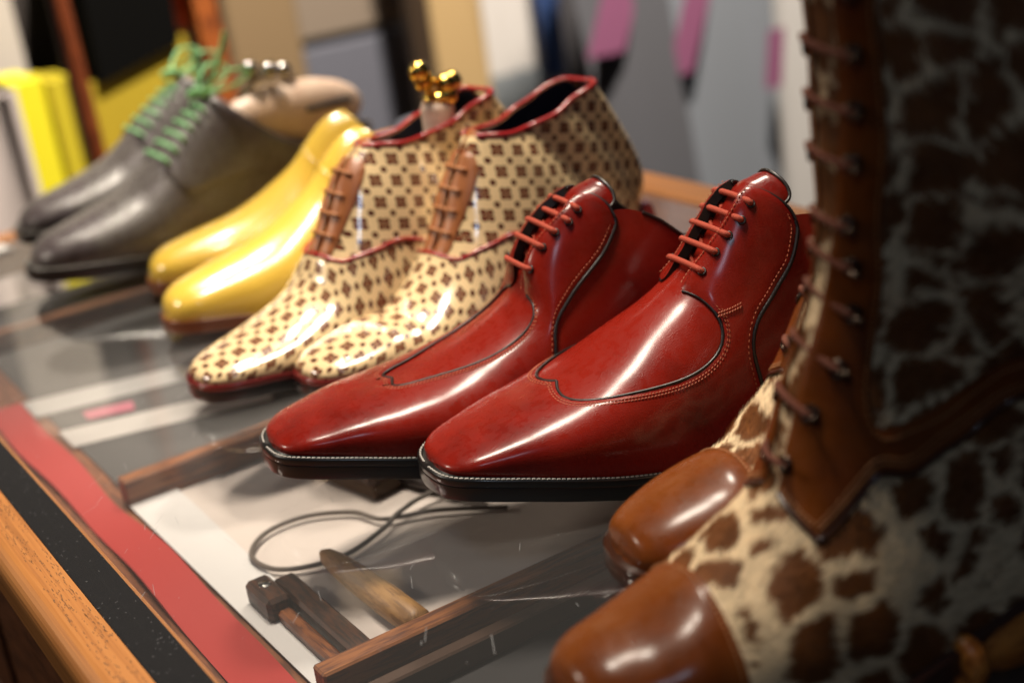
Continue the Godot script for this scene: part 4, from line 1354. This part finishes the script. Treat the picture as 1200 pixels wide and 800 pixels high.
func case_contents() -> void:
	var paper := mat(lin(0.52, 0.46, 0.42), 0.8)
	var mb := MB.new()
	plate(mb, PackedVector2Array([Vector2(-0.231, 0.073), Vector2(-0.229, -0.30), Vector2(0.018, -0.30), Vector2(0.018, 0.073)]), -0.0538, -0.0525)
	tag(part("paper_sheet", mb, paper), "large pale pinkish paper sheet lying under the glass in front of the red shoes", "paper")
	mb = MB.new()
	plate(mb, PackedVector2Array([Vector2(-0.236, 0.080), Vector2(-0.234, 0.050), Vector2(-0.06, 0.052), Vector2(-0.06, 0.0585), Vector2(0.019, 0.060), Vector2(0.019, 0.079)]), -0.0523, -0.0515)
	tag(part("white_card", mb, mat(lin(0.54, 0.53, 0.52), 0.7)), "narrow white card beside the red ribbon under the glass", "card")
	# red ribbon lying in a slow wave along the front of the case
	mb = MB.new()
	var prev := []
	for k in 121:
		var x := -0.46 + 0.53 * k / 120.0
		var mid := 0.0955 + 0.0012 * sin(x * 15.0 + 0.6) + 0.0005 * sin(x * 47.0)
		var half := 0.0122 - 0.0018 * exp(-pow((x + 0.25) / 0.05, 2.0))
		var y := -0.0505 + 0.0016 * sin(x * 34.0)
		var row := []
		for s in [-1.0, -0.5, 0.0, 0.5, 1.0]:
			row.append(mb.v(Vector3(x, y + 0.0006 * s * sin(x * 40.0), mid + half * s), Vector3(-0.05 * cos(x * 34.0), 1, 0).normalized()))
		for s in [1.0, -1.0]:
			row.append(mb.v(Vector3(x, y - 0.001, mid + half * s), Vector3.DOWN))
		for j in row.size():
			if k > 0:
				var j2 := (j + 1) % row.size()
				mb.quad(prev[j], prev[j2], row[j2], row[j])
		prev = row
	tag(part("red_ribbon", mb, mat(lin(0.33, 0.020, 0.016), 0.55)), "wide red ribbon running under the glass along the black strip", "ribbon")
	# grey and pale sheets in the farther compartment
	mb = MB.new()
	plate(mb, PackedVector2Array([Vector2(-0.59, 0.075), Vector2(-0.585, -0.3), Vector2(-0.25, -0.3), Vector2(-0.25, 0.075)]), -0.0538, -0.0526)
	tag(part("grey_cloth", mb, mat(lin(0.06, 0.057, 0.055), 0.85)), "dark grey cloth lining the compartment in front of the patterned boots", "cloth")
	for q in [["pale paper strip lying crosswise under the glass before the yellow shoes", [Vector2(-0.462, 0.082), Vector2(-0.42, -0.08), Vector2(-0.39, -0.075), Vector2(-0.425, 0.082)], -0.0520, Color(0.34, 0.33, 0.32)], ["pale paper strip nearer the divider, in front of the patterned boots", [Vector2(-0.385, 0.078), Vector2(-0.345, -0.06), Vector2(-0.315, -0.05), Vector2(-0.35, 0.078)], -0.0518, Color(0.36, 0.34, 0.32)], ["small pink paper scrap beside the pale strips under the glass", [Vector2(-0.405, 0.055), Vector2(-0.395, 0.022), Vector2(-0.378, 0.026), Vector2(-0.388, 0.056)], -0.0514, Color(0.35, 0.09, 0.13)]]:
		mb = MB.new()
		var c: Color = q[3]
		plate(mb, PackedVector2Array(q[1]), q[2] - 0.0004, q[2])
		tag(part("paper_strip", mb, mat(lin(c.r, c.g, c.b), 0.7)), q[0], "paper")
	mb = MB.new()
	plate(mb, PackedVector2Array([Vector2(-0.268, 0.070), Vector2(-0.285, -0.12), Vector2(-0.272, -0.12), Vector2(-0.255, 0.070)]), -0.0524, -0.0495)
	tag(part("leather_strap", mb, mat(lin(0.26, 0.10, 0.04), 0.55)), "brown leather strap lying next to the wooden divider under the glass", "strap")
	mb = MB.new()
	plate(mb, PackedVector2Array([Vector2(-0.715, 0.128), Vector2(-0.715, -0.38), Vector2(-0.61, -0.38), Vector2(-0.61, 0.128)]), -0.0538, -0.0522)
	tag(part("black_cloth", mb, mat(lin(0.025, 0.024, 0.026), 0.7)), "dark cloth lining the far compartment under the grey shoes", "cloth")
	mb = MB.new()
	plate(mb, PackedVector2Array([Vector2(-0.718, 0.018), Vector2(-0.690, 0.014), Vector2(-0.684, 0.058), Vector2(-0.712, 0.062)]), 0.0006, 0.0022)
	tag(part("white_ticket", mb, mat(lin(0.62, 0.60, 0.58), 0.7)), "small white ticket lying on the glass left of the grey shoes", "ticket")
	# dark inlay to the right of the nearest divider
	mb = MB.new()
	plate(mb, PackedVector2Array([Vector2(0.034, 0.130), Vector2(0.034, -0.38), Vector2(0.60, -0.38), Vector2(0.60, 0.130)]), -0.0538, -0.0522)
	tag(part("black_cloth", mb, mat(lin(0.012, 0.011, 0.012), 0.6)), "black cloth lining the compartment under the giraffe hide boots", "cloth")
	mb = MB.new()
	block(mb, Vector3(0.045, -0.052, -0.3), Vector3(0.053, -0.040, 0.12), 0.001)
	tag(part("dark_ruler", mb, mat(lin(0.05, 0.025, 0.014), 0.4)), "dark wooden ruler on the black cloth beside the divider", "ruler")
	# loop of dark cord
	mb = MB.new()
	mb.tube(bent([Vector3(-0.060, -0.050, -0.075), Vector3(-0.085, -0.049, -0.045), Vector3(-0.098, -0.049, -0.019), Vector3(-0.119, -0.049, -0.010), Vector3(-0.135, -0.049, 0.012), Vector3(-0.134, -0.049, 0.036), Vector3(-0.117, -0.049, 0.052), Vector3(-0.095, -0.049, 0.050), Vector3(-0.082, -0.049, 0.034), Vector3(-0.079, -0.049, 0.012), Vector3(-0.086, -0.0475, -0.012), Vector3(-0.094, -0.046, -0.028), Vector3(-0.100, -0.046, -0.052), Vector3(-0.09, -0.046, -0.085)], 10), 0.0014, 8)
	tag(part("cord_loop", mb, mat(lin(0.10, 0.08, 0.065), 0.5)), "loop of dark cord lying on the pale paper under the glass", "cord")
	# wooden plane-like tool
	var t := thing("wooden_tool", "dark brown wooden tool of two bars near the white card under the glass", "tool", Vector3(-0.03, -0.0523, 0.056))
	var dark := wood(Color(0.12, 0.06, 0.03), Color(0.26, 0.14, 0.06), 61, 0.45, Vector3(4, 30, 30))
	mb = MB.new(); block(mb, Vector3(-0.045, 0.0, -0.010), Vector3(0.043, 0.009, 0.002), 0.0015); part("bar", mb, dark, t)
	mb = MB.new(); block(mb, Vector3(-0.047, 0.0, 0.003), Vector3(-0.018, 0.013, 0.016), 0.002); part("head", mb, dark, t)
	mb = MB.new(); block(mb, Vector3(-0.018, 0.001, 0.0045), Vector3(0.040, 0.007, 0.012), 0.0015); part("bar", mb, wood(Color(0.30, 0.15, 0.06), Color(0.46, 0.26, 0.11), 62, 0.45, Vector3(4, 30, 30)), t)
	mb = MB.new(); lathe(mb, Vector3(-0.036, 0.0128, 0.009), Vector3.UP, [Vector2(0.0035, 0), Vector2(0.0035, 0.0008), Vector2(0.0, 0.0012)], 14); part("screw", mb, M.steel, t)
	# pale folding stick
	mb = MB.new()
	lathe(mb, Vector3(0.014, -0.0445, 0.023), Vector3(-1, 0, 0.03), [Vector2(0, 0), Vector2(0.0075, 0.0005), Vector2(0.0078, 0.03), Vector2(0.0072, 0.06), Vector2(0.006, 0.08), Vector2(0.0045, 0.09), Vector2(0.002, 0.096), Vector2(0, 0.097)], 20)
	tag(part("bone_folder", mb, wood(Color(0.42, 0.28, 0.12), Color(0.62, 0.46, 0.25), 71, 0.5, Vector3(3, 20, 20))), "pale tan tapered stick with a rounded end under the glass", "tool")
	# dark pincers beyond the loop
	t = thing("pincers", "dark iron pincers lying on the paper below the farther red shoe", "tool", Vector3(-0.15, -0.0510, -0.05), 0.5)
	var iron := mat(lin(0.05, 0.042, 0.04), 0.4, 0.0, 0.1, 0.0, 1.0, 0.6)
	for s in [1.0, -1.0]:
		mb = MB.new()
		mb.tube(bent([Vector3(0.075, 0.004, 0.016 * s), Vector3(0.03, 0.004, 0.012 * s), Vector3(0.0, 0.004, 0.003 * s), Vector3(-0.012, 0.004, -0.006 * s), Vector3(-0.024, 0.004, -0.010 * s), Vector3(-0.032, 0.004, -0.002 * s)]), 0.0038, 8)
		part("arm", mb, iron, t)
	mb = MB.new(); lathe(mb, Vector3(0, 0.002, 0), Vector3.UP, [Vector2(0.005, 0), Vector2(0.005, 0.0065), Vector2(0, 0.007)], 14); part("pivot", mb, iron, t)
	t = thing("brush", "dark brown brush lying across the paper under the glass by the divider", "brush", Vector3(-0.185, -0.0523, -0.03), 0.2)
	mb = MB.new(); block(mb, Vector3(-0.035, 0.009, -0.016), Vector3(0.06, 0.019, 0.016), 0.004); part("back", mb, dark, t)
	mb = MB.new(); block(mb, Vector3(-0.032, 0.0, -0.013), Vector3(0.057, 0.0092, 0.013), 0.001); part("bristles", mb, mat(lin(0.09, 0.06, 0.04), 0.9), t)

# ------------------------------------------------------------------ shoe trees, handle
func shoe_trees() -> void:
	var t := thing("wooden_shoe_tree", "pale wooden shoe tree with a dark slot and metal knobs in the nearer grey shoe", "shoe tree", Vector3(-0.5365, 0, 0.0344), turn_of(0.0))
	var mb := MB.new()
	ball(mb, Vector3(0.228, 0.086, 0), 1.0, Vector3(0.068, 0.029, 0.022), 18, 28)
	part("heel_block", mb, M.pale_wood, t)
	mb = MB.new(); block(mb, Vector3(0.236, 0.090, 0.0150), Vector3(0.278, 0.0945, 0.0222), 0.001, Color.WHITE); part("slot", mb, M.dark_edge, t)
	mb = MB.new(); mb.tube(PackedVector3Array([Vector3(0.19, 0.108, 0), Vector3(0.205, 0.122, 0), Vector3(0.235, 0.122, 0), Vector3(0.24, 0.112, 0)]), 0.003, 8); part("spring_rod", mb, M.steel, t)
	for q in [Vector3(0.203, 0.130, 0.0), Vector3(0.216, 0.127, 0.008), Vector3(0.231, 0.123, 0.0)]:
		mb = MB.new(); ball(mb, q, 0.0072); part("knob", mb, M.steel, t)
	t = thing("brass_shoe_tree", "wooden shoe tree with a polished brass knob standing in the farther patterned boot", "shoe tree", Vector3(-0.2300, 0, 0.0300), turn_of(0.0))
	mb = MB.new(); lathe(mb, Vector3(0.193, 0.06, 0), Vector3.UP, [Vector2(0.0, 0), Vector2(0.010, 0.0), Vector2(0.0108, 0.05), Vector2(0.0106, 0.073), Vector2(0.009, 0.0775), Vector2(0.0, 0.078)], 24); part("post", mb, M.pale_wood, t)
	mb = MB.new(); lathe(mb, Vector3(0.195, 0.137, 0), Vector3.UP, [Vector2(0.0, 0), Vector2(0.010, 0.0), Vector2(0.0105, 0.004), Vector2(0.006, 0.007), Vector2(0.0, 0.007)], 24); part("brass_foot", mb, M.brass, t)
	for q in [Vector3(0.183, 0.158, 0.002), Vector3(0.189, 0.150, -0.004), Vector3(0.199, 0.147, 0.004), Vector3(0.207, 0.1465, -0.002), Vector3(0.199, 0.1395, 0.004)]:
		mb = MB.new(); ball(mb, q, 0.0066); part("brass_knob", mb, M.brass, t)

func tool_handle() -> void:
	var mb := MB.new()
	lathe(mb, Vector3(0.2575, 0.0125, -0.061), Vector3(0.03, -0.001, -1.0), [Vector2(0.0, 0), Vector2(0.0075, 0.0004), Vector2(0.0098, 0.002), Vector2(0.0105, 0.0048), Vector2(0.0095, 0.0075), Vector2(0.0072, 0.0098), Vector2(0.0068, 0.0118), Vector2(0.0095, 0.018), Vector2(0.0118, 0.030), Vector2(0.0122, 0.050), Vector2(0.0105, 0.075), Vector2(0.0085, 0.095), Vector2(0.0, 0.097)], 36)
	tag(part("turned_handle", mb, M.handle_wood), "turned wooden tool handle with a rounded end knob at the lower right corner", "handle")

# ------------------------------------------------------------------ the shop behind, far out of focus
func cloth(mb: MB, z0: float, z1: float, y0: float, y1: float, x: float, depth: float, folds: float, lean := 0.0, seed_ := 1) -> void:
	var nz := 36; var ny := 24
	for side in [0, 1]:
		var first := mb.p.size()
		for i in ny + 1:
			for j in nz + 1:
				var a := float(j) / nz; var b := float(i) / ny
				var bow := sin(PI * a)
				var w := sin(a * folds * TAU + b * 1.7 + seed_) * 0.35 + sin(a * folds * 2.3 * TAU - b * 2.6 + seed_ * 2.0) * 0.16
				var d := depth * (pow(bow, 0.5) * 0.8 + w * bow * (0.35 + 0.65 * (1.0 - b)))
				var pos := Vector3(x + (d if side == 0 else -0.3 * depth * pow(bow, 0.5)), lerpf(y0, y1, b), lerpf(z0, z1, a) + lean * (1.0 - b))
				mb.v(pos, Vector3(1 if side == 0 else -1, 0, 0))
		for i in ny:
			for j in nz:
				var q := first + i * (nz + 1) + j
				mb.quad(q, q + 1, q + nz + 2, q + nz + 1)

func shop_behind() -> void:
	var mb := MB.new()
	block(mb, Vector3(-4.2, -0.97, -5.2), Vector3(3.2, -0.92, 3.2), 0.01)
	tag(part("floor", mb, wood(Color(0.10, 0.07, 0.05), Color(0.18, 0.12, 0.08), 90, 0.5, Vector3(1, 8, 8))), "dark wooden shop floor", "", "", "structure")
	mb = MB.new()
	block(mb, Vector3(-2.45, -0.92, -4.4), Vector3(-2.35, 1.9, 2.4), 0.01)
	tag(part("wall", mb, mat(lin(0.16, 0.15, 0.15), 0.9)), "grey shop wall far behind the shoes", "wall")
	# low table that carries the things at the left
	var t := thing("low_table", "low dark table behind the case carrying the yellow folders", "table", Vector3(-1.55, -0.92, -0.55))
	mb = MB.new(); block(mb, Vector3(-0.55, 0.66, -0.08), Vector3(0.5, 0.70, 0.75), 0.006); part("tabletop", mb, mat(lin(0.05, 0.04, 0.035), 0.5), t)
	for q in [Vector2(-0.5, -0.03), Vector2(0.44, -0.03), Vector2(-0.5, 0.69), Vector2(0.44, 0.69)]:
		mb = MB.new(); block(mb, Vector3(q.x, 0, q.y), Vector3(q.x + 0.05, 0.66, q.y + 0.05), 0.004); part("leg", mb, mat(lin(0.05, 0.04, 0.035), 0.5), t)
	var neon := mat(lin(0.62, 0.56, 0.015), 0.5)
	var olive := mat(lin(0.40, 0.33, 0.010), 0.6)
	for q in [[-1.3, [Vector2(-0.158, -0.22), Vector2(-0.158, 0.049), Vector2(-0.197, 0.049), Vector2(-0.197, -0.22)], 0.12, neon, "bright yellow upright folder, the leftmost, behind the grey shoes"], [-1.31, [Vector2(-0.207, -0.22), Vector2(-0.207, 0.042), Vector2(-0.228, 0.040), Vector2(-0.228, -0.22)], 0.12, olive, "thin yellow folder between the brightest one and the brown pole"], [-1.33, [Vector2(-0.240, -0.22), Vector2(-0.240, 0.036), Vector2(-0.255, 0.034), Vector2(-0.255, -0.22)], 0.12, olive, "thin yellow folder just right of the brown pole"]]:
		mb = MB.new(); standing(mb, q[1], q[0], q[2])
		tag(part("yellow_folder", mb, q[3]), q[4], "folder", "yellow folders standing on the low table")
	t = thing("yellow_bag", "black-topped yellow bag standing behind the grey shoes", "bag", Vector3(-1.4, 0, 0))
	mb = MB.new(); standing(mb, [Vector2(-0.262, -0.22), Vector2(-0.262, 0.02), Vector2(-0.31, 0.014), Vector2(-0.43, 0.052), Vector2(-0.43, -0.22)], 0.0, 0.14); part("body", mb, mat(lin(0.30, 0.22, 0.008), 0.6), t)
	mb = MB.new(); standing(mb, [Vector2(-0.296, 0.012), Vector2(-0.30, 0.20), Vector2(-0.42, 0.20), Vector2(-0.418, 0.046)], 0.012, 0.17); var dull := mat(lin(0.003, 0.003, 0.003), 0.95); dull.metallic_specular = 0.1; part("flap", mb, dull, t)
	mb = MB.new(); mb.tube(PackedVector3Array([Vector3(-1.09, -0.22, -0.189), Vector3(-1.10, 0.0, -0.188), Vector3(-1.11, 0.45, -0.187)]), 0.0115, 14)
	tag(part("brown_pole", mb, wood(Color(0.28, 0.12, 0.05), Color(0.42, 0.20, 0.09), 95, 0.4, Vector3(18, 2, 18))), "slim brown wooden pole rising behind the yellow folders", "pole")
	mb = MB.new(); cloth(mb, -0.255, -0.315, -0.22, 0.5, -1.62, 0.03, 1.5)
	tag(part("dark_coat", mb, mat(lin(0.012, 0.008, 0.007), 0.8)), "very dark brown cloth hanging behind the yellow folders", "cloth")
	mb = MB.new(); cloth(mb, -0.13, -0.245, -0.22, 0.5, -1.55, 0.05, 1.5)
	tag(part("grey_curtain", mb, mat(lin(0.36, 0.33, 0.30), 0.85)), "pale grey curtain at the upper left corner", "curtain")
	mb = MB.new(); cloth(mb, -0.02, -0.145, -0.22, 0.055, -1.22, 0.05, 1.2)
	tag(part("pale_cloth", mb, mat(lin(0.52, 0.46, 0.45), 0.85)), "pale pinkish cloth hanging at the left edge beside the yellow folder", "cloth")
	mb = MB.new()
	var over := []
	for k in 41:
		var x := -0.735 + 0.29 * k / 40.0
		var row := []
		for j in 21:
			var a := -0.06 + 0.12 * j / 20.0
			var y := 0.012 - maxf(absf(a) - 0.018, 0.0) * 1.5 + 0.003 * sin(x * 40.0 + a * 30.0)
			row.append(mb.v(Vector3(x, y, -0.416 + clampf(a, -0.026, 0.03) + a * 0.1), Vector3.UP))
		if k > 0:
			for j in 20: mb.quad(over[j], over[j + 1], row[j + 1], row[j])
		over = row
	mb.smooth()
	tag(part("draped_cloth", mb, mat(lin(0.06, 0.065, 0.085), 0.85)), "dark bluish cloth draped over the back rail behind the patterned boots", "cloth")
	t = thing("orange_capped_bottle", "orange capped white bottle standing above the green laces", "bottle", Vector3(-1.5, -0.22, -0.462))
	mb = MB.new(); lathe(mb, Vector3.ZERO, Vector3.UP, [Vector2(0, 0), Vector2(0.022, 0), Vector2(0.022, 0.22), Vector2(0.019, 0.25), Vector2(0.018, 0.272), Vector2(0, 0.273)], 20); part("body", mb, mat(lin(0.62, 0.55, 0.50), 0.4), t)
	mb = MB.new(); lathe(mb, Vector3(0, 0.272, 0), Vector3.UP, [Vector2(0, 0), Vector2(0.027, 0), Vector2(0.029, 0.03), Vector2(0.029, 0.09), Vector2(0, 0.10)], 20); part("cap", mb, mat(lin(0.75, 0.085, 0.015), 0.45), t)
	mb = MB.new(); standing(mb, [Vector2(-0.455, 0.2), Vector2(-0.485, 0.2), Vector2(-0.508, -0.22), Vector2(-0.470, -0.22)], -1.42, 0.03)
	tag(part("tan_board", mb, wood(Color(0.38, 0.18, 0.05), Color(0.54, 0.28, 0.09), 97, 0.5, Vector3(8, 2, 8))), "narrow tan wooden board leaning right of the orange cap", "board")
	mb = MB.new(); block(mb, Vector3(-1.95, -0.92, -0.785), Vector3(-1.80, 1.2, -0.650), 0.006)
	tag(part("brown_post", mb, mat(lin(0.17, 0.115, 0.06), 0.6)), "broad brown post behind the grey shoe tree", "post")
	t = thing("shelf_unit", "grey brown shelf with a bluish lower front behind the patterned boots", "shelf", Vector3(-1.9, 0, 0))
	mb = MB.new(); block(mb, Vector3(-0.2, -0.07, -1.05), Vector3(0.0, 0.6, -0.80), 0.004); part("upper_box", mb, mat(lin(0.17, 0.135, 0.105), 0.7), t)
	mb = MB.new(); block(mb, Vector3(-0.2, -0.92, -1.05), Vector3(0.01, -0.085, -0.79), 0.004); part("lower_front", mb, mat(lin(0.095, 0.10, 0.13), 0.7), t)
	mb = MB.new(); block(mb, Vector3(-1.72, -0.92, -0.985), Vector3(-1.69, 0.8, -0.945), 0.003)
	tag(part("dark_upright", mb, mat(lin(0.03, 0.018, 0.010), 0.5)), "dark upright bar between the shelf and the beige column", "post")
	mb = MB.new(); block(mb, Vector3(-1.80, -0.92, -1.10), Vector3(-1.70, 0.9, -0.992), 0.004)
	tag(part("beige_column", mb, mat(lin(0.36, 0.25, 0.12), 0.6)), "beige column behind the brass knob", "column")
	for q in [["pale sheet hanging highest, right of the beige column", -1.92, -1.372, -1.214, -0.225, 0.5, Color(0.50, 0.48, 0.47)], ["bluish grey sheet hanging below the pale one", -1.90, -1.39, -1.17, -0.92, -0.215, Color(0.24, 0.27, 0.30)]]:
		mb = MB.new(); cloth(mb, q[2], q[3], q[4], q[5], q[1], 0.03, 1.3)
		var c: Color = q[6]
		tag(part("hanging_sheet", mb, mat(lin(c.r, c.g, c.b), 0.85)), q[0], "cloth")
	mb = MB.new(); cloth(mb, -1.33, -1.285, -0.225, 0.5, -1.80, 0.03, 0.8)
	tag(part("blue_tie", mb, mat(lin(0.06, 0.12, 0.34), 0.6)), "narrow blue tie hanging beside the pale sheet", "tie")
	mb = MB.new(); cloth(mb, -1.60, -1.385, -0.92, 0.5, -1.93, 0.05, 1.2)
	tag(part("dark_trousers", mb, mat(lin(0.045, 0.043, 0.05), 0.85)), "dark grey trousers hanging left of the white strip", "trousers")
	mb = MB.new(); cloth(mb, -1.135, -1.095, -0.60, 0.20, -1.50, 0.02, 0.6, -0.27)
	tag(part("white_strip", mb, mat(lin(0.50, 0.49, 0.48), 0.7)), "narrow white cloth strip hanging left of the blue grey jacket", "cloth")
	t = thing("blue_grey_jacket", "blue grey jacket hanging behind the red shoes", "jacket", Vector3.ZERO)
	mb = MB.new(); cloth(mb, -1.48, -1.07, -0.92, 0.5, -1.36, 0.10, 1.6, 0.0, 3); part("body", mb, mat(lin(0.17, 0.19, 0.225), 0.8), t)
	mb = MB.new(); cloth(mb, -1.16, -0.98, -0.75, 0.5, -1.33, 0.07, 0.9, -0.16, 5); part("sleeve", mb, mat(lin(0.085, 0.088, 0.105), 0.8), t)
	for q in [["purple scarf hanging leftmost over the blue grey jacket", -1.190, -1.115, -0.095, 0.10, -1.285, 0.09], ["purple scarf hanging in the middle of the blue grey jacket", -1.340, -1.285, -0.155, 0.10, -1.280, 0.11], ["purple scarf at the right edge of the blue grey jacket", -1.420, -1.385, -0.215, -0.12, -1.262, 0.015]]:
		mb = MB.new(); cloth(mb, q[1], q[2], q[3], q[4], q[5], 0.012, 0.8, q[6])
		tag(part("purple_scarf", mb, mat(lin(0.20, 0.065, 0.14), 0.7)), q[0], "scarf", "purple scarves over the jacket")
	mb = MB.new(); block(mb, Vector3(-1.66, -0.92, -2.3), Vector3(-1.60, 0.9, -1.64), 0.004)
	tag(part("white_partition", mb, mat(lin(0.50, 0.49, 0.49), 0.8)), "white panel between the jacket and the tall boot", "panel")

# ------------------------------------------------------------------ lights
func ceiling_or_fill_spot(at: Vector3, aim: Vector3, energy: float, angle: float, size: float, col: Color) -> void:
	var l := SpotLight3D.new()
	l.name = numbered("ceiling_or_fill_spot")
	add_child(l)
	l.position = at
	l.look_at_from_position(at, aim, Vector3.UP if absf((aim - at).normalized().y) < 0.99 else Vector3.RIGHT)
	l.light_energy = energy; l.light_color = col; l.light_size = size
	l.spot_angle = angle; l.spot_angle_attenuation = 0.6; l.spot_range = 8.0; l.spot_attenuation = 2.0
	l.shadow_enabled = true

func _ready() -> void:
	rng.seed = 4
	var cam := Camera3D.new()
	cam.name = "camera"
	add_child(cam)
	cam.transform = Transform3D(Basis(Vector3(0.547938, -0.12816, -0.826643), Vector3(-0.235517, 0.924585, -0.299457), Vector3(0.802681, 0.358772, 0.476431)).orthonormalized(), Vector3(0.540338, 0.31, 0.263946))
	cam.fov = 26.99
	cam.near = 0.05; cam.far = 40.0
	var lens := CameraAttributesPhysical.new()
	lens.frustum_focal_length = 50.0
	lens.frustum_focus_distance = 0.648
	lens.frustum_near = 0.05; lens.frustum_far = 40.0
	lens.exposure_aperture = 4.6
	cam.attributes = lens
	cam.current = true
	var env := Environment.new()
	env.background_mode = Environment.BG_COLOR
	env.background_color = lin(0.010, 0.011, 0.014)
	env.tonemap_mode = Environment.TONE_MAPPER_LINEAR
	env.tonemap_exposure = 1.4
	env.sdfgi_enabled = true; env.ssao_enabled = true; env.ssil_enabled = true
	var we := WorldEnvironment.new()
	we.name = "surroundings"
	we.environment = env
	add_child(we)
	var warm := Color(1.0, 0.945, 0.87)
	ceiling_or_fill_spot(Vector3(-0.22, 1.35, 0.12), Vector3(-0.08, 0.0, 0.0), 0.95, 17.0, 0.11, warm)
	ceiling_or_fill_spot(Vector3(-0.22, 1.35, -0.14), Vector3(-0.08, 0.0, -0.06), 0.95, 17.0, 0.11, warm)
	ceiling_or_fill_spot(Vector3(-0.55, 1.4, -0.75), Vector3(-0.10, 0.0, -0.04), 1.1, 14.0, 0.10, warm)
	ceiling_or_fill_spot(Vector3(-0.95, 1.45, -0.1), Vector3(-0.60, 0.0, -0.17), 2.6, 18.0, 0.10, warm)
	ceiling_or_fill_spot(Vector3(-1.2, 0.9, 1.3), Vector3(-0.2, 0.0, 0.1), 0.6, 16.0, 0.10, warm)
	ceiling_or_fill_spot(Vector3(-0.5, 1.7, -0.7), Vector3(-1.7, -0.1, -1.1), 11.0, 44.0, 0.08, warm)
	ceiling_or_fill_spot(Vector3(0.95, 1.2, 0.75), Vector3(0.25, 0.05, -0.1), 0.11, 22.0, 0.08, Color(0.80, 0.89, 1.0))  # added dim bluish fill for the handle and boot flank, no known lamp
	looks()
	shop_behind()
	display_case()
	case_contents()
	red_derby("polished red derby shoe in front, its red laces and black welt in full view", Vector3(0.012, 0, 0.001), 0.17, RED_ROWS, NEAR_WING)
	red_derby("red derby shoe farther back, between the patterned boot and the other red shoe", Vector3(-0.069, 0, 0.0455), 0.17, FAR_RED_ROWS, FAR_WING)
	patterned_boot("cream ankle boot with brown flower pattern, nearest to the red shoes", Vector3(-0.162, 0, -0.0165), -0.15, PATTERN_ROWS)
	patterned_boot("cream ankle boot with brown flower pattern, beside the yellow shoes", Vector3(-0.208, 0, 0.0308), -0.15, FAR_PATTERN_ROWS)
	yellow_shoe("glossy yellow pointed shoe nearer to the patterned boots", Vector3(-0.3421, 0, 0.0009), 0.0)
	yellow_shoe("glossy yellow pointed shoe nearer to the grey shoes", Vector3(-0.4386, 0, -0.0225), 0.2)
	grey_derby("grey derby shoe with green laces and a wooden shoe tree in it", Vector3(-0.5365, 0, 0.0344), 0.0, true)
	grey_derby("grey derby shoe at the far left end of the row, half hidden", Vector3(-0.6581, 0, 0.0106), 0.0, false)
	giraffe_boot("tall giraffe hide boot with tan toe cap in the right foreground", Vector3(0.193, 0, 0.0565), 0.22, BOOT_ROWS)
	giraffe_boot("giraffe hide boot behind the nearest one, only its toe and instep showing", Vector3(0.1332, 0, -0.0143), 0.22, FAR_BOOT_ROWS)
	shoe_trees()
	tool_handle()
